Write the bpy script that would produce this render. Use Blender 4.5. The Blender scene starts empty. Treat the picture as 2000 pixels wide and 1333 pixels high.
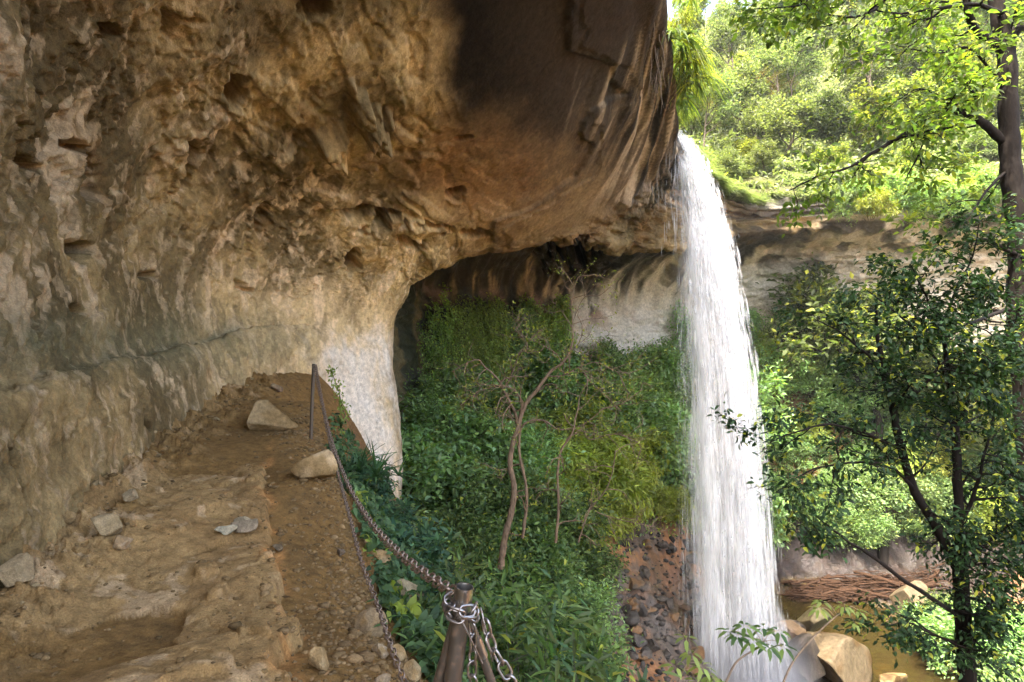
import bpy, bmesh, math, random
import numpy as np
from mathutils import Vector, Matrix
from mathutils.bvhtree import BVHTree

# ------------------------------------------------------------------ camera, sky, sun, exposure
scene = bpy.context.scene
COL = scene.collection
F = 1111.0                                  # focal length in pixels of the 2000 px wide photograph
cam_d = bpy.data.cameras.new("camera")
cam_d.sensor_width = 36.0
cam_d.lens = F / 2000.0 * 36.0
cam_d.clip_start = 0.05
cam_d.clip_end = 2000.0
cam = bpy.data.objects.new("camera", cam_d)
cam.location = (0, 0, 0)
cam.rotation_euler = (math.radians(90), 0, 0)
COL.objects.link(cam)
scene.camera = cam

SUN_ELEV, SUN_AZ = math.radians(61), math.radians(224)      # azimuth clockwise from +Y
world = bpy.data.worlds.new("World")
scene.world = world
world.use_nodes = True
wn = world.node_tree
sky = wn.nodes.new("ShaderNodeTexSky")
sky.sky_type = 'NISHITA'
sky.sun_disc = False
sky.sun_elevation = SUN_ELEV
sky.sun_rotation = SUN_AZ
sky.air_density = 1.0
sky.dust_density = 7.0
sky.ozone_density = 0.3
bg = wn.nodes["Background"]
bg.inputs[1].default_value = 0.15
wn.links.new(sky.outputs[0], bg.inputs[0])
sun_d = bpy.data.lights.new("sun", 'SUN')
sun_d.energy = 2.0
sun_d.angle = math.radians(0.5)
sun_d.color = (1.0, 0.95, 0.86)
sun = bpy.data.objects.new("sun", sun_d)
to_sun = Vector((math.sin(SUN_AZ) * math.cos(SUN_ELEV), math.cos(SUN_AZ) * math.cos(SUN_ELEV), math.sin(SUN_ELEV)))
sun.rotation_euler = (-to_sun).to_track_quat('-Z', 'Y').to_euler()
sun.location = to_sun * 80
COL.objects.link(sun)
scene.view_settings.view_transform = 'Standard'
scene.view_settings.look = 'None'
scene.view_settings.gamma = 1.0
scene.view_settings.exposure = 3.45
scene.cycles.transparent_max_bounces = 24
scene.cycles.max_bounces = 8
scene.cycles.diffuse_bounces = 5
scene.cycles.glossy_bounces = 3
scene.cycles.transmission_bounces = 4
scene.cycles.use_denoising = True

# ------------------------------------------------------------------ helpers
rng = np.random.default_rng(7)
random.seed(7)


def P(px, py, Y):
    """the point seen at photo pixel (px, py) at distance Y"""
    return np.array(((px - 1000.0) / F * Y, Y, (666.5 - py) / F * Y))


def pix(v):
    Y = np.maximum(v[..., 1], 0.2)
    return 1000 + v[..., 0] / Y * F, 666.5 - v[..., 2] / Y * F


def _hash(ix, iy, iz, seed):
    h = (ix * np.uint32(374761393) + iy * np.uint32(668265263) + iz * np.uint32(2147483647) + np.uint32(seed * 974711 + 12345))
    h = (h ^ (h >> np.uint32(13))) * np.uint32(1274126177)
    h ^= h >> np.uint32(16)
    h = h * np.uint32(2246822519)
    h ^= h >> np.uint32(13)
    return h


def noise(p, seed=0):
    """gradient noise about -1..1 at points (N,3)"""
    p = np.asarray(p, dtype=np.float32)
    i = np.floor(p)
    f = p - i
    u = f * f * f * (f * (f * 6 - 15) + 10)
    i = i.astype(np.int64).astype(np.uint32)
    out = 0
    with np.errstate(over='ignore'):
        for dx in (0, 1):
            for dy in (0, 1):
                for dz in (0, 1):
                    h = _hash(i[:, 0] + np.uint32(dx), i[:, 1] + np.uint32(dy), i[:, 2] + np.uint32(dz), seed)
                    gx = (h & np.uint32(1023)).astype(np.float32) / 511.5 - 1
                    gy = ((h >> np.uint32(10)) & np.uint32(1023)).astype(np.float32) / 511.5 - 1
                    gz = ((h >> np.uint32(20)) & np.uint32(1023)).astype(np.float32) / 511.5 - 1
                    d = gx * (f[:, 0] - dx) + gy * (f[:, 1] - dy) + gz * (f[:, 2] - dz)
                    w = (u[:, 0] if dx else 1 - u[:, 0]) * (u[:, 1] if dy else 1 - u[:, 1]) * (u[:, 2] if dz else 1 - u[:, 2])
                    out = out + w * d
    return out * 1.35


def fbm(p, scale, octaves=4, seed=0, gain=0.5, stretch=(1, 1, 1)):
    q = np.asarray(p, dtype=np.float32) * (np.array(stretch, dtype=np.float32) * scale)
    s, a = 0, 1.0
    for o in range(octaves):
        s = s + a * noise(q + 17.3 * o, seed + o)
        q = q * 2.03
        a *= gain
    return s


def sstep(a, b, x):
    t = np.clip((x - a) / (b - a), 0, 1)
    return t * t * (3 - 2 * t)


def terrace(t, ramp=0.22):
    i = np.floor(t)
    f = t - i
    return i + np.clip(f / ramp, 0, 1) + 0.25 * f


def mix(a, b, t):
    t = np.asarray(t)[..., None]
    return a * (1 - t) + np.asarray(b) * t


def mesh_obj(name, verts, faces, mat, parent=None, colors=None, smooth=True, attrs=None):
    """one mesh object from numpy arrays; faces (M,3) or (M,4) or a list of such"""
    me = bpy.data.meshes.new(name)
    verts = np.asarray(verts, dtype=np.float32)
    fl = faces if isinstance(faces, list) else [faces]
    fl = [np.asarray(f, dtype=np.int32) for f in fl if len(f)]
    me.vertices.add(len(verts))
    me.vertices.foreach_set("co", verts.ravel())
    loops = np.concatenate([f.ravel() for f in fl])
    tot = np.concatenate([np.full(len(f), f.shape[1], dtype=np.int32) for f in fl])
    start = np.concatenate([[0], np.cumsum(tot)[:-1]]).astype(np.int32)
    me.loops.add(len(loops))
    me.loops.foreach_set("vertex_index", loops)
    me.polygons.add(len(tot))
    me.polygons.foreach_set("loop_start", start)
    me.polygons.foreach_set("loop_total", tot)
    me.update(calc_edges=True)
    if smooth:
        me.polygons.foreach_set("use_smooth", np.ones(len(tot), dtype=bool))
    if colors is not None:
        a = me.color_attributes.new("tint", 'FLOAT_COLOR', 'POINT')
        c = np.ones((len(verts), 4), dtype=np.float32)
        c[:, :colors.shape[1]] = colors
        a.data.foreach_set("color", c.ravel())
    for k, v in (attrs or {}).items():
        a = me.attributes.new(k, 'FLOAT', 'POINT')
        a.data.foreach_set("value", np.asarray(v, dtype=np.float32))
    me.validate()
    if mat is not None:
        me.materials.append(mat)
    o = bpy.data.objects.new(name, me)
    COL.objects.link(o)
    if parent is not None:
        o.parent = parent
    return o


def tag(o, label=None, cat=None, group=None, kind=None):
    if label: o["label"] = label
    if cat: o["category"] = cat
    if group: o["group"] = group
    if kind: o["kind"] = kind
    return o


def thing(name, loc, label, cat, group=None, rotz=0.0, scale=1.0):
    o = bpy.data.objects.new(name, None)
    o.empty_display_size = 0.2
    o.location = loc
    o.rotation_euler = (0, 0, rotz)
    o.scale = (scale,) * 3 if np.isscalar(scale) else scale
    COL.objects.link(o)
    return tag(o, label, cat, group)


def dup(root, loc, rotz=0.0, scale=1.0, label=None, group=None):
    r = root.copy()
    COL.objects.link(r)
    r.location = loc
    r.rotation_euler = (0, 0, rotz)
    r.scale = (scale,) * 3 if np.isscalar(scale) else scale
    if label: r["label"] = label
    if group: r["group"] = group
    for ch in list(root.children):
        c = ch.copy()
        COL.objects.link(c)
        c.parent = r
        for g in list(ch.children):
            d = g.copy()
            COL.objects.link(d)
            d.parent = c
    return r


def grid_faces(nu, nv):
    a = np.arange(nu * nv).reshape(nu, nv)
    return np.stack([a[:-1, :-1], a[1:, :-1], a[1:, 1:], a[:-1, 1:]], -1).reshape(-1, 4)


def grid_normals(V):
    du = np.gradient(V, axis=0)
    dv = np.gradient(V, axis=1)
    n = np.cross(du, dv)
    return n / np.maximum(np.linalg.norm(n, axis=-1, keepdims=True), 1e-9)


class Geo:
    """collects vertices and faces of one mesh"""
    def __init__(self):
        self.v, self.f3, self.f4, self.c, self.n = [], [], [], [], 0

    def add(self, v, f, c=None):
        v = np.asarray(v, dtype=np.float32)
        f = np.asarray(f, dtype=np.int64)
        if len(v) == 0:
            return
        self.v.append(v)
        (self.f3 if f.shape[1] == 3 else self.f4).append(f + self.n)
        if c is None:
            c = (1, 1, 1)
        self.c.append(np.broadcast_to(np.asarray(c, dtype=np.float32), (len(v), 3)))
        self.n += len(v)

    def tube(self, pts, radii, sides=7, c=None, cap=True):
        pts = np.asarray(pts, dtype=np.float64)
        n = len(pts)
        radii = np.broadcast_to(np.asarray(radii, dtype=np.float64), (n,))
        t = np.gradient(pts, axis=0)
        t /= np.maximum(np.linalg.norm(t, axis=1, keepdims=True), 1e-9)
        up = np.array((0, 0, 1.0)) if abs(t[0, 2]) < 0.9 else np.array((1.0, 0, 0))
        a = np.cross(t[0], up); a /= np.linalg.norm(a)
        A = np.zeros_like(pts)
        for i in range(n):
            a = a - t[i] * np.dot(a, t[i])
            a /= max(np.linalg.norm(a), 1e-9)
            A[i] = a
        B = np.cross(t, A)
        th = np.linspace(0, 2 * np.pi, sides, endpoint=False)
        v = pts[:, None] + radii[:, None, None] * (np.cos(th)[None, :, None] * A[:, None] + np.sin(th)[None, :, None] * B[:, None])
        idx = np.arange(n * sides).reshape(n, sides)
        nx = np.roll(idx, -1, axis=1)
        f = np.stack([idx[:-1], nx[:-1], nx[1:], idx[1:]], -1).reshape(-1, 4)
        base = self.n
        self.add(v.reshape(-1, 3), f, c)
        if cap:
            for k, flip in ((0, True), (n - 1, False)):
                cv = np.vstack([v[k], pts[k][None]])
                ci = np.arange(sides)
                cf = np.stack([ci, np.roll(ci, -1), np.full(sides, sides)], -1)
                self.add(cv, cf[:, ::-1] if flip else cf, c)

    def build(self, name, mat, parent=None, smooth=True, color=True):
        v = np.concatenate(self.v)
        fs = []
        if self.f3: fs.append(np.concatenate(self.f3))
        if self.f4: fs.append(np.concatenate(self.f4))
        return mesh_obj(name, v, fs, mat, parent, np.concatenate(self.c) if color else None, smooth)


def catmull(P0, t):
    """Catmull-Rom along axis 0 of P0 at parameters t (0..n-1)"""
    n = len(P0)
    i = np.clip(np.floor(t).astype(int), 0, n - 2)
    f = (t - i).reshape((-1,) + (1,) * (P0.ndim - 1))
    g = lambda k: P0[np.clip(k, 0, n - 1)]
    a, b, c, d = g(i - 1), g(i), g(i + 1), g(i + 2)
    return 0.5 * ((2 * b) + (c - a) * f + (2 * a - 5 * b + 4 * c - d) * f * f + (3 * b - a - 3 * c + d) * f ** 3)


def smooth_path(pts, n):
    pts = np.asarray(pts, dtype=np.float64)
    return catmull(pts, np.linspace(0, len(pts) - 1, n))


# ------------------------------------------------------------------ materials
def new_mat(name):
    m = bpy.data.materials.new(name)
    m.use_nodes = True
    nt = m.node_tree
    b = nt.nodes["Principled BSDF"]
    return m, nt, b


def node(nt, kind, **kw):
    n = nt.nodes.new(kind)
    for k, v in kw.items():
        if k.startswith("i_"):
            n.inputs[k[2:].replace("_", " ")].default_value = v
        else:
            setattr(n, k, v)
    return n


def rock_mat(name, use_tint=True, base=(0.36, 0.29, 0.2), rough=0.9, bump=0.35, scale=1.0, spots=0.3, wet=False, crisp=.55):
    m, nt, b = new_mat(name)
    L = nt.links.new
    geo = node(nt, "ShaderNodeTexCoord")
    out = geo.outputs["Object"]
    if use_tint:
        col = node(nt, "ShaderNodeVertexColor", layer_name="tint").outputs[0]
    else:
        c = node(nt, "ShaderNodeRGB"); c.outputs[0].default_value = (*base, 1); col = c.outputs[0]
    n1 = node(nt, "ShaderNodeTexNoise", i_Scale=9.0 * scale, i_Detail=8.0, i_Roughness=0.7)
    n2 = node(nt, "ShaderNodeTexNoise", i_Scale=70.0 * scale, i_Detail=4.0, i_Roughness=0.7)
    n3 = node(nt, "ShaderNodeTexNoise", i_Scale=26.0 * scale, i_Detail=6.0, i_Roughness=0.75)
    vor = node(nt, "ShaderNodeTexVoronoi", i_Scale=42.0 * scale)
    for n in (n1, n2, n3, vor):
        L(out, n.inputs["Vector"])
    r1 = node(nt, "ShaderNodeMapRange"); r1.inputs[1].default_value = 0.3; r1.inputs[2].default_value = 0.7; r1.inputs[3].default_value = 0.62; r1.inputs[4].default_value = 1.32
    L(n1.outputs[0], r1.inputs[0])
    r2 = node(nt, "ShaderNodeMapRange"); r2.inputs[1].default_value = 0.3; r2.inputs[2].default_value = 0.7; r2.inputs[3].default_value = 0.72; r2.inputs[4].default_value = 1.25
    L(n2.outputs[0], r2.inputs[0])
    mu = node(nt, "ShaderNodeMath", operation='MULTIPLY'); L(r1.outputs[0], mu.inputs[0]); L(r2.outputs[0], mu.inputs[1])
    mc = node(nt, "ShaderNodeVectorMath", operation='SCALE'); L(col, mc.inputs[0]); L(mu.outputs[0], mc.inputs["Scale"])
    # pale mineral flecks
    fl = node(nt, "ShaderNodeMapRange"); fl.inputs[1].default_value = 0.60; fl.inputs[2].default_value = 0.72; fl.inputs[3].default_value = 0.0; fl.inputs[4].default_value = spots
    L(n3.outputs[0], fl.inputs[0])
    mx = node(nt, "ShaderNodeMix", data_type='RGBA')
    lt = node(nt, "ShaderNodeVectorMath", operation='SCALE'); L(mc.outputs[0], lt.inputs[0]); lt.inputs["Scale"].default_value = 1.8
    L(fl.outputs[0], mx.inputs[0]); L(mc.outputs[0], mx.inputs[6]); L(lt.outputs[0], mx.inputs[7])
    L(mx.outputs[2], b.inputs["Base Color"])
    b.inputs["Roughness"].default_value = rough
    b.inputs["Specular IOR Level"].default_value = 0.08
    if wet:
        at = node(nt, "ShaderNodeAttribute", attribute_name="wet")
        rr = node(nt, "ShaderNodeMapRange"); rr.inputs[3].default_value = rough; rr.inputs[4].default_value = 0.22
        L(at.outputs["Fac"], rr.inputs[0]); L(rr.outputs[0], b.inputs["Roughness"])
        sp = node(nt, "ShaderNodeMapRange"); sp.inputs[3].default_value = 0.06; sp.inputs[4].default_value = 0.4
        L(at.outputs["Fac"], sp.inputs[0]); L(sp.outputs[0], b.inputs["Specular IOR Level"])
    b1 = node(nt, "ShaderNodeBump", i_Strength=bump, i_Distance=0.05 / scale); L(n3.outputs[0], b1.inputs["Height"])
    b2 = node(nt, "ShaderNodeBump", i_Strength=bump * 0.9, i_Distance=0.02 / scale); L(n2.outputs[0], b2.inputs["Height"]); L(b1.outputs[0], b2.inputs["Normal"])
    b3 = node(nt, "ShaderNodeBump", i_Strength=bump * 0.35, i_Distance=0.02 / scale); L(vor.outputs[0], b3.inputs["Height"]); L(b2.outputs[0], b3.inputs["Normal"])
    # crisp broken edges: stepped heights, long in the direction of gravity
    mpz = node(nt, "ShaderNodeMapping"); mpz.inputs["Scale"].default_value = (1, 1, .5); L(out, mpz.inputs[0])
    prev = b3.outputs[0]
    for sc_, snap_, dist_ in ((3.2 * scale, .085, .05 / scale), (11.0 * scale, .10, .016 / scale)):
        nz = node(nt, "ShaderNodeTexNoise", i_Scale=sc_, i_Detail=7.0, i_Roughness=0.62, i_Distortion=.35); L(mpz.outputs[0], nz.inputs["Vector"])
        sn = node(nt, "ShaderNodeMath", operation='SNAP'); L(nz.outputs[0], sn.inputs[0]); sn.inputs[1].default_value = snap_
        ad = node(nt, "ShaderNodeMath", operation='MULTIPLY_ADD'); L(nz.outputs[0], ad.inputs[0]); ad.inputs[1].default_value = .3; L(sn.outputs[0], ad.inputs[2])
        bb_ = node(nt, "ShaderNodeBump", i_Strength=crisp, i_Distance=dist_ * 4); L(ad.outputs[0], bb_.inputs["Height"]); L(prev, bb_.inputs["Normal"])
        prev = bb_.outputs[0]
    L(prev, b.inputs["Normal"])
    return m


def leaf_mat(name, trans=0.4, gloss=0.5, rough=0.45, tcol=(1.0, 1.15, 0.45), tmul=1.6):
    """leaf: tinted per leaf by the mesh's own colour, light passes through"""
    m, nt, b = new_mat(name)
    L = nt.links.new
    col = node(nt, "ShaderNodeVertexColor", layer_name="tint").outputs[0]
    oi = node(nt, "ShaderNodeObjectInfo")
    hs = node(nt, "ShaderNodeHueSaturation")
    mr = node(nt, "ShaderNodeMapRange"); mr.inputs[3].default_value = 0.482; mr.inputs[4].default_value = 0.512
    L(oi.outputs["Random"], mr.inputs[0]); L(mr.outputs[0], hs.inputs["Hue"])
    mv = node(nt, "ShaderNodeMapRange"); mv.inputs[3].default_value = 0.8; mv.inputs[4].default_value = 1.25
    L(oi.outputs["Random"], mv.inputs[0]); L(mv.outputs[0], hs.inputs["Value"])
    L(col, hs.inputs["Color"])
    L(hs.outputs[0], b.inputs["Base Color"])
    b.inputs["Roughness"].default_value = rough
    b.inputs["Specular IOR Level"].default_value = gloss
    tr = node(nt, "ShaderNodeBsdfTranslucent")
    ml = node(nt, "ShaderNodeVectorMath", operation='MULTIPLY'); L(hs.outputs[0], ml.inputs[0]); ml.inputs[1].default_value = tuple(x * tmul for x in tcol)
    L(ml.outputs[0], tr.inputs["Color"])
    ms = node(nt, "ShaderNodeMixShader"); ms.inputs[0].default_value = trans
    L(b.outputs[0], ms.inputs[1]); L(tr.outputs[0], ms.inputs[2])
    L(ms.outputs[0], nt.nodes["Material Output"].inputs["Surface"])
    return m


def bark_mat(name, base=(0.09, 0.07, 0.05), var=0.6):
    m, nt, b = new_mat(name)
    L = nt.links.new
    tc = node(nt, "ShaderNodeTexCoord")
    mp = node(nt, "ShaderNodeMapping"); mp.inputs["Scale"].default_value = (1, 1, 0.35)
    L(tc.outputs["Object"], mp.inputs[0])
    n = node(nt, "ShaderNodeTexNoise", i_Scale=22.0, i_Detail=6.0, i_Roughness=0.7); L(mp.outputs[0], n.inputs["Vector"])
    r = node(nt, "ShaderNodeMapRange"); r.inputs[1].default_value = 0.3; r.inputs[2].default_value = 0.7; r.inputs[3].default_value = 1 - var; r.inputs[4].default_value = 1 + var
    L(n.outputs[0], r.inputs[0])
    v = node(nt, "ShaderNodeVectorMath", operation='SCALE'); v.inputs[0].default_value = base; L(r.outputs[0], v.inputs["Scale"])
    L(v.outputs[0], b.inputs["Base Color"])
    b.inputs["Specular IOR Level"].default_value = 0.1
    b.inputs["Roughness"].default_value = 0.85
    bp = node(nt, "ShaderNodeBump", i_Strength=0.5, i_Distance=0.02); L(n.outputs[0], bp.inputs["Height"]); L(bp.outputs[0], b.inputs["Normal"])
    return m


def metal_mat(name, base, rough, rust=0.0, metallic=1.0):
    m, nt, b = new_mat(name)
    L = nt.links.new
    tc = node(nt, "ShaderNodeTexCoord")
    n = node(nt, "ShaderNodeTexNoise", i_Scale=60.0, i_Detail=5.0, i_Roughness=0.7); L(tc.outputs["Object"], n.inputs["Vector"])
    r = node(nt, "ShaderNodeMapRange"); r.inputs[1].default_value = 0.62 - 0.3 * rust; r.inputs[2].default_value = 0.75 - 0.25 * rust; L(n.outputs[0], r.inputs[0])
    mx = node(nt, "ShaderNodeMix", data_type='RGBA'); L(r.outputs[0], mx.inputs[0])
    mx.inputs[6].default_value = (*base, 1); mx.inputs[7].default_value = (0.14, 0.085, 0.05, 1)
    L(mx.outputs[2], b.inputs["Base Color"])
    im = node(nt, "ShaderNodeMapRange"); im.inputs[3].default_value = metallic; im.inputs[4].default_value = 0.15; L(r.outputs[0], im.inputs[0]); L(im.outputs[0], b.inputs["Metallic"])
    rr = node(nt, "ShaderNodeMapRange"); rr.inputs[3].default_value = rough; rr.inputs[4].default_value = 0.8; L(r.outputs[0], rr.inputs[0]); L(rr.outputs[0], b.inputs["Roughness"])
    return m


M_CLIFF = rock_mat("cliff_rock", wet=True, spots=0.3, bump=.5)
M_PATH = rock_mat("path_dirt", bump=0.85, spots=0.16, scale=1.5)
M_TERRAIN = rock_mat("gully_soil", bump=0.5, scale=0.5, spots=0.15, wet=True)
M_HILL = rock_mat("hill_soil", bump=0.5, scale=0.3, spots=0.0)

# ------------------------------------------------------------------ the cliff: wall, overhang and amphitheatre in one lofted skin
# each station is one profile, from below the ground up the wall, along the ceiling to the lip and back over the top
NET = np.array([
    [(-1.6, -6, -14), (-2.9, -6, -2.0), (-3.5, -6, 0), (-3.6, -6, 1.5), (-3.2, -6, 3), (-2.2, -6, 4.5), (-.8, -6, 5.8), (.8, -6, 7.2), (1.5, -6, 8.6), (-2, -6, 12)],
    [(-1.6, 0, -14), (-2.9, 0, -1.9), (-3.5, 0, 0), (-3.7, 0, 1.4), (-3.3, 0, 2.9), (-2.4, 0, 4.3), (-.9, 0, 5.7), (.8, 0, 7.2), (1.6, 0, 8.5), (-2, 0, 12)],  # lip drawn out here and next two stations, unseen, to shade the forked tree
    [(-2.0, 3, -14), (-2.75, 2.8, -1.9), (-3.35, 3, -.2), (-3.65, 3.1, 1.3), (-3.4, 3.3, 2.8), (-2.5, 3.5, 4.2), (-.9, 3.8, 5.6), (1.1, 4, 7.2), (2.0, 4, 8.5), (-1.6, 4, 12)],
    [(-2.6, 5, -14), (-3.65, 5.3, -1.8), (-4.25, 5.7, 0), (-4.6, 6, 1.6), (-4.2, 6.3, 3.2), (-3, 6.7, 4.6), (-1, 7.3, 6), (1.6, 8, 7.4), (2.6, 8, 8.5), (-1, 8.5, 12)],
    [(-3.2, 7.6, -14), (-4.5, 8, -1.7), (-5.2, 8.5, 0), (-5.4, 9, 1.6), (-4.6, 9.3, 3.1), (-3, 9.8, 4.0), (-.6, 10.4, 5.0), (2.1, 11, 7), (2.7, 11, 8.2), (-.5, 12, 12)],
    [(-3.6, 10.2, -14), (-4.9, 11, -1.3), (-5.3, 11.5, .3), (-5.0, 12, 1.6), (-3.8, 12.3, 2.8), (-2, 12.6, 3.65), (.3, 13, 4.5), (2.8, 13.5, 6.8), (3.3, 13.5, 8), (.3, 15, 12)],
    [(-3.2, 12.8, -14), (-4.2, 13.4, -1.6), (-4.25, 13.9, .5), (-3.7, 14.2, 1.5), (-2.6, 14.4, 2.4), (-1, 14.7, 3.1), (1.2, 15.1, 4.35), (3.5, 15.5, 6.4), (4, 15.5, 7.7), (1, 17.3, 12)],
    [(-2.4, 14.6, -14), (-3.0, 15.2, -3), (-3.3, 15.6, .2), (-3.05, 15.8, 1.2), (-2.45, 16, 2.0), (-.8, 16.4, 2.6), (1.4, 17, 3.6), (4.0, 17.6, 5.6), (4.6, 17.3, 7.45), (1.8, 19.8, 12)],
    [(-3.2, 18.2, -14), (-3.7, 18.5, -5), (-4.2, 18.6, .5), (-3.9, 18.7, 2.5), (-2, 18.6, 3.8), (.97, 17.9, 3.22), (2.7, 18.3, 3.8), (4.75, 19.15, 5.35), (5.2, 19, 7.25), (2.6, 22.2, 11)],
    [(-2.0, 22.8, -14), (-2.5, 23.3, -4.6), (-3, 24, 1), (-2.3, 24, 3.5), (.5, 22.5, 5.2), (3.24, 20, 3.39), (4.3, 20.1, 4.2), (5.55, 20.5, 5.5), (5.9, 20.6, 7.1), (3.8, 24.5, 11)],
    [(.8, 26.4, -14), (.2, 27.3, -4.5), (0, 28, 1), (.6, 27.8, 3.7), (3, 25.5, 5), (5.87, 22.5, 3.57), (6.3, 22.7, 4.7), (6.7, 23.2, 5.9), (7, 23, 7), (5.2, 27, 10)],
    [(5, 29.4, -14), (4.7, 30.3, -4), (4.6, 31, .5), (5, 30.8, 3), (7, 28.5, 4.6), (9, 25.6, 4.4), (9, 25.8, 5.2), (9, 26, 6), (9.2, 26, 6.9), (8.4, 30, 9.5)],
    [(10, 32, -14), (10, 33, -3.5), (10.2, 33.5, .5), (10.6, 33.2, 3), (11.3, 31, 4.8), (12, 28.2, 5.3), (12, 28.4, 5.8), (12, 28.5, 6.3), (12, 28.3, 6.85), (12.2, 32, 9.5)],
    [(16.4, 33, -14), (16.5, 33.4, 0), (16.5, 33, 2.5), (16.8, 31.5, 4.6), (17, 30, 5.3), (17, 28.6, 5.6), (17, 28.3, 6), (17, 28.2, 6.5), (17, 28.3, 7.2), (18, 32, 10)],
    [(22, 31.4, -14), (22, 31.5, 0), (22.3, 31, 2.5), (22.4, 30, 4.5), (22.5, 28.6, 5.3), (22.5, 27.8, 5.8), (22.5, 27.4, 6.2), (22.5, 27.3, 6.7), (22.5, 27.6, 7.2), (24.5, 31, 10)],
    [(31, 28, -14), (31, 28, 0), (31, 27.5, 2.5), (30.6, 26.5, 4.5), (30.4, 25.6, 5.3), (30.2, 25, 5.8), (30.2, 24.6, 6.3), (30.2, 24.6, 6.9), (30.4, 25, 7.5), (33, 28, 10.5)],
], dtype=np.float64)
NS, NP_ = NET.shape[:2]


def loft(us, vs):
    a = catmull(NET, us)                                    # (nu, NP, 3)
    b = catmull(np.swapaxes(a, 0, 1), vs)                   # (nv, nu, 3)
    return np.swapaxes(b, 0, 1)


def even(n, lo, hi, dens_fn, fine=1500):
    t = np.linspace(lo, hi, fine)
    d = dens_fn(t)
    c = np.concatenate([[0], np.cumsum(0.5 * (d[1:] + d[:-1]) * np.diff(t))])
    return np.interp(np.linspace(0, c[-1], n), c, t)


def px_speed_u(t):
    V = loft(t, np.linspace(1, 8, 12))
    x, y = pix(V)
    inside = ((x > -150) & (x < 2150) & (y > -150) & (y < 1450) & (V[..., 1] > 1)).astype(float)
    s = np.hypot(np.gradient(x, axis=0), np.gradient(y, axis=0)) / np.gradient(t)[:, None]
    return np.clip((s * inside).max(axis=1), 40, 900)


def px_speed_v(t):
    V = loft(np.linspace(2, 13, 16), t)
    x, y = pix(V)
    inside = ((x > -150) & (x < 2150) & (y > -150) & (y < 1450) & (V[..., 1] > 1)).astype(float)
    s = np.hypot(np.gradient(x, axis=1), np.gradient(y, axis=1)) / np.gradient(t)[None, :]
    return np.clip((s * inside).max(axis=0), 60, 700)


NU, NV = 1250, 720
US = even(NU, 0, NS - 1, px_speed_u)
VS = even(NV, 0, NP_ - 1, px_speed_v)
V = loft(US, VS)
N = grid_normals(V)
# normals should look out of the rock, towards the gorge
if np.mean(N[NU // 4, NV // 4] * np.array((1, 0, 0))) < 0:
    N = -N
Vf, Nf = V.reshape(-1, 3), N.reshape(-1, 3)
uu = np.repeat(US, NV)
vv = np.tile(VS, NU)
px, py = pix(Vf)
near = 1 - sstep(6.2, 7.6, uu)                      # the wall beside the path
far = sstep(7.0, 8.2, uu)
ceil_ = sstep(3.8, 5.2, vv) * (1 - sstep(7.9, 8.3, vv))

# coordinates along the rock (metres) for strata that follow the overhang
q = Vf * np.array((1, 1, 0.55))
w1 = np.stack([fbm(Vf, .5, 3, 11), fbm(Vf, .5, 3, 12), fbm(Vf, .5, 3, 13)], -1) * .35
d = np.zeros(len(Vf))
d += .13 * fbm(Vf, .38, 3, 1)
big = fbm(Vf + w1, .8, 4, 2, stretch=(1, 1, .7))
rough_zone = np.clip(.08 + .92 * sstep(2.0, 3.1, vv), 0, 1)
d += .13 * big * rough_zone * (1 - .5 * ceil_)
# rock plates with broken edges, long in the direction of the slope
f1 = fbm(Vf + w1 * .6, 1.25, 4, 3, stretch=(1, 1, .5))
pl = terrace(f1 * 3.2, .12) / 3.2
d += .10 * pl * (0.02 + .98 * rough_zone) * (1 - .75 * ceil_ * (1 - far))
f2 = fbm(Vf + w1 * .4, 4.2, 3, 4, stretch=(1.15, 1, .42))
d += .022 * terrace(f2 * 2.6, .12) / 2.6 * (1 - .8 * ceil_) * (1 - .6 * sstep(3.0, 2.2, vv) * near)
f3 = fbm(Vf + w1 * .3, 13, 3, 5, stretch=(1.2, 1, .5))
d += .0075 * terrace(f3 * 2.2, .2) / 2.2 * near
d += .006 * fbm(Vf, 30, 2, 6) * near
# cracks with shadow
cr = np.abs(fbm(Vf + w1, 2.4, 3, 8, stretch=(1.3, 1, .28)))
d -= .03 * (1 - sstep(0, .03, cr)) * (1 - .7 * ceil_)
# sculpted ledges and scallops on the upper wall and along the brow
sc = fbm(np.stack([uu * 1.7, vv * 3.2, vv * 0], -1) + w1[:, :3] * .6, 1.0, 3, 21)
scz = sstep(3.6, 4.3, vv) * (1 - sstep(5.4, 6.2, vv)) * sstep(2.8, 4.2, uu) * (1 - sstep(9.5, 11, uu))
d += .22 * scz * terrace(sc * 2.0, .16) / 2.0
smooth_c = np.clip(sstep(800, 900, px + 40 * big) * ceil_ * (uu < 8.3), 0, 1)
d *= 1 - .72 * smooth_c
# strata that run along the lip
vs2 = vv + .5 * np.clip(uu - 4.5, 0, 5)
st = np.sin((vs2 * 7 + 1.4 * fbm(np.stack([uu * .7, vv * 1.2, vv * 0], -1), 1.0, 3, 22)) * 2.2)
stz = sstep(6.15, 6.9, vv) * (1 - sstep(7.95, 8.3, vv)) * sstep(4.2, 5.5, uu)
d += .09 * stz * st + .07 * stz * fbm(np.stack([uu * .6, vs2 * 9, vv * 0], -1), 1.0, 3, 23)
# vertical fluting inside the recess
fu = fbm(np.stack([uu * 4.2 + .35 * vv, vv * .35, vv * 0], -1), 1.0, 3, 24)
flz = sstep(7.2, 7.8, uu) * (1 - sstep(11.6, 12.4, uu)) * sstep(2.0, 2.8, vv) * (1 - sstep(4.3, 4.9, vv))
d += .5 * flz * fu
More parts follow.
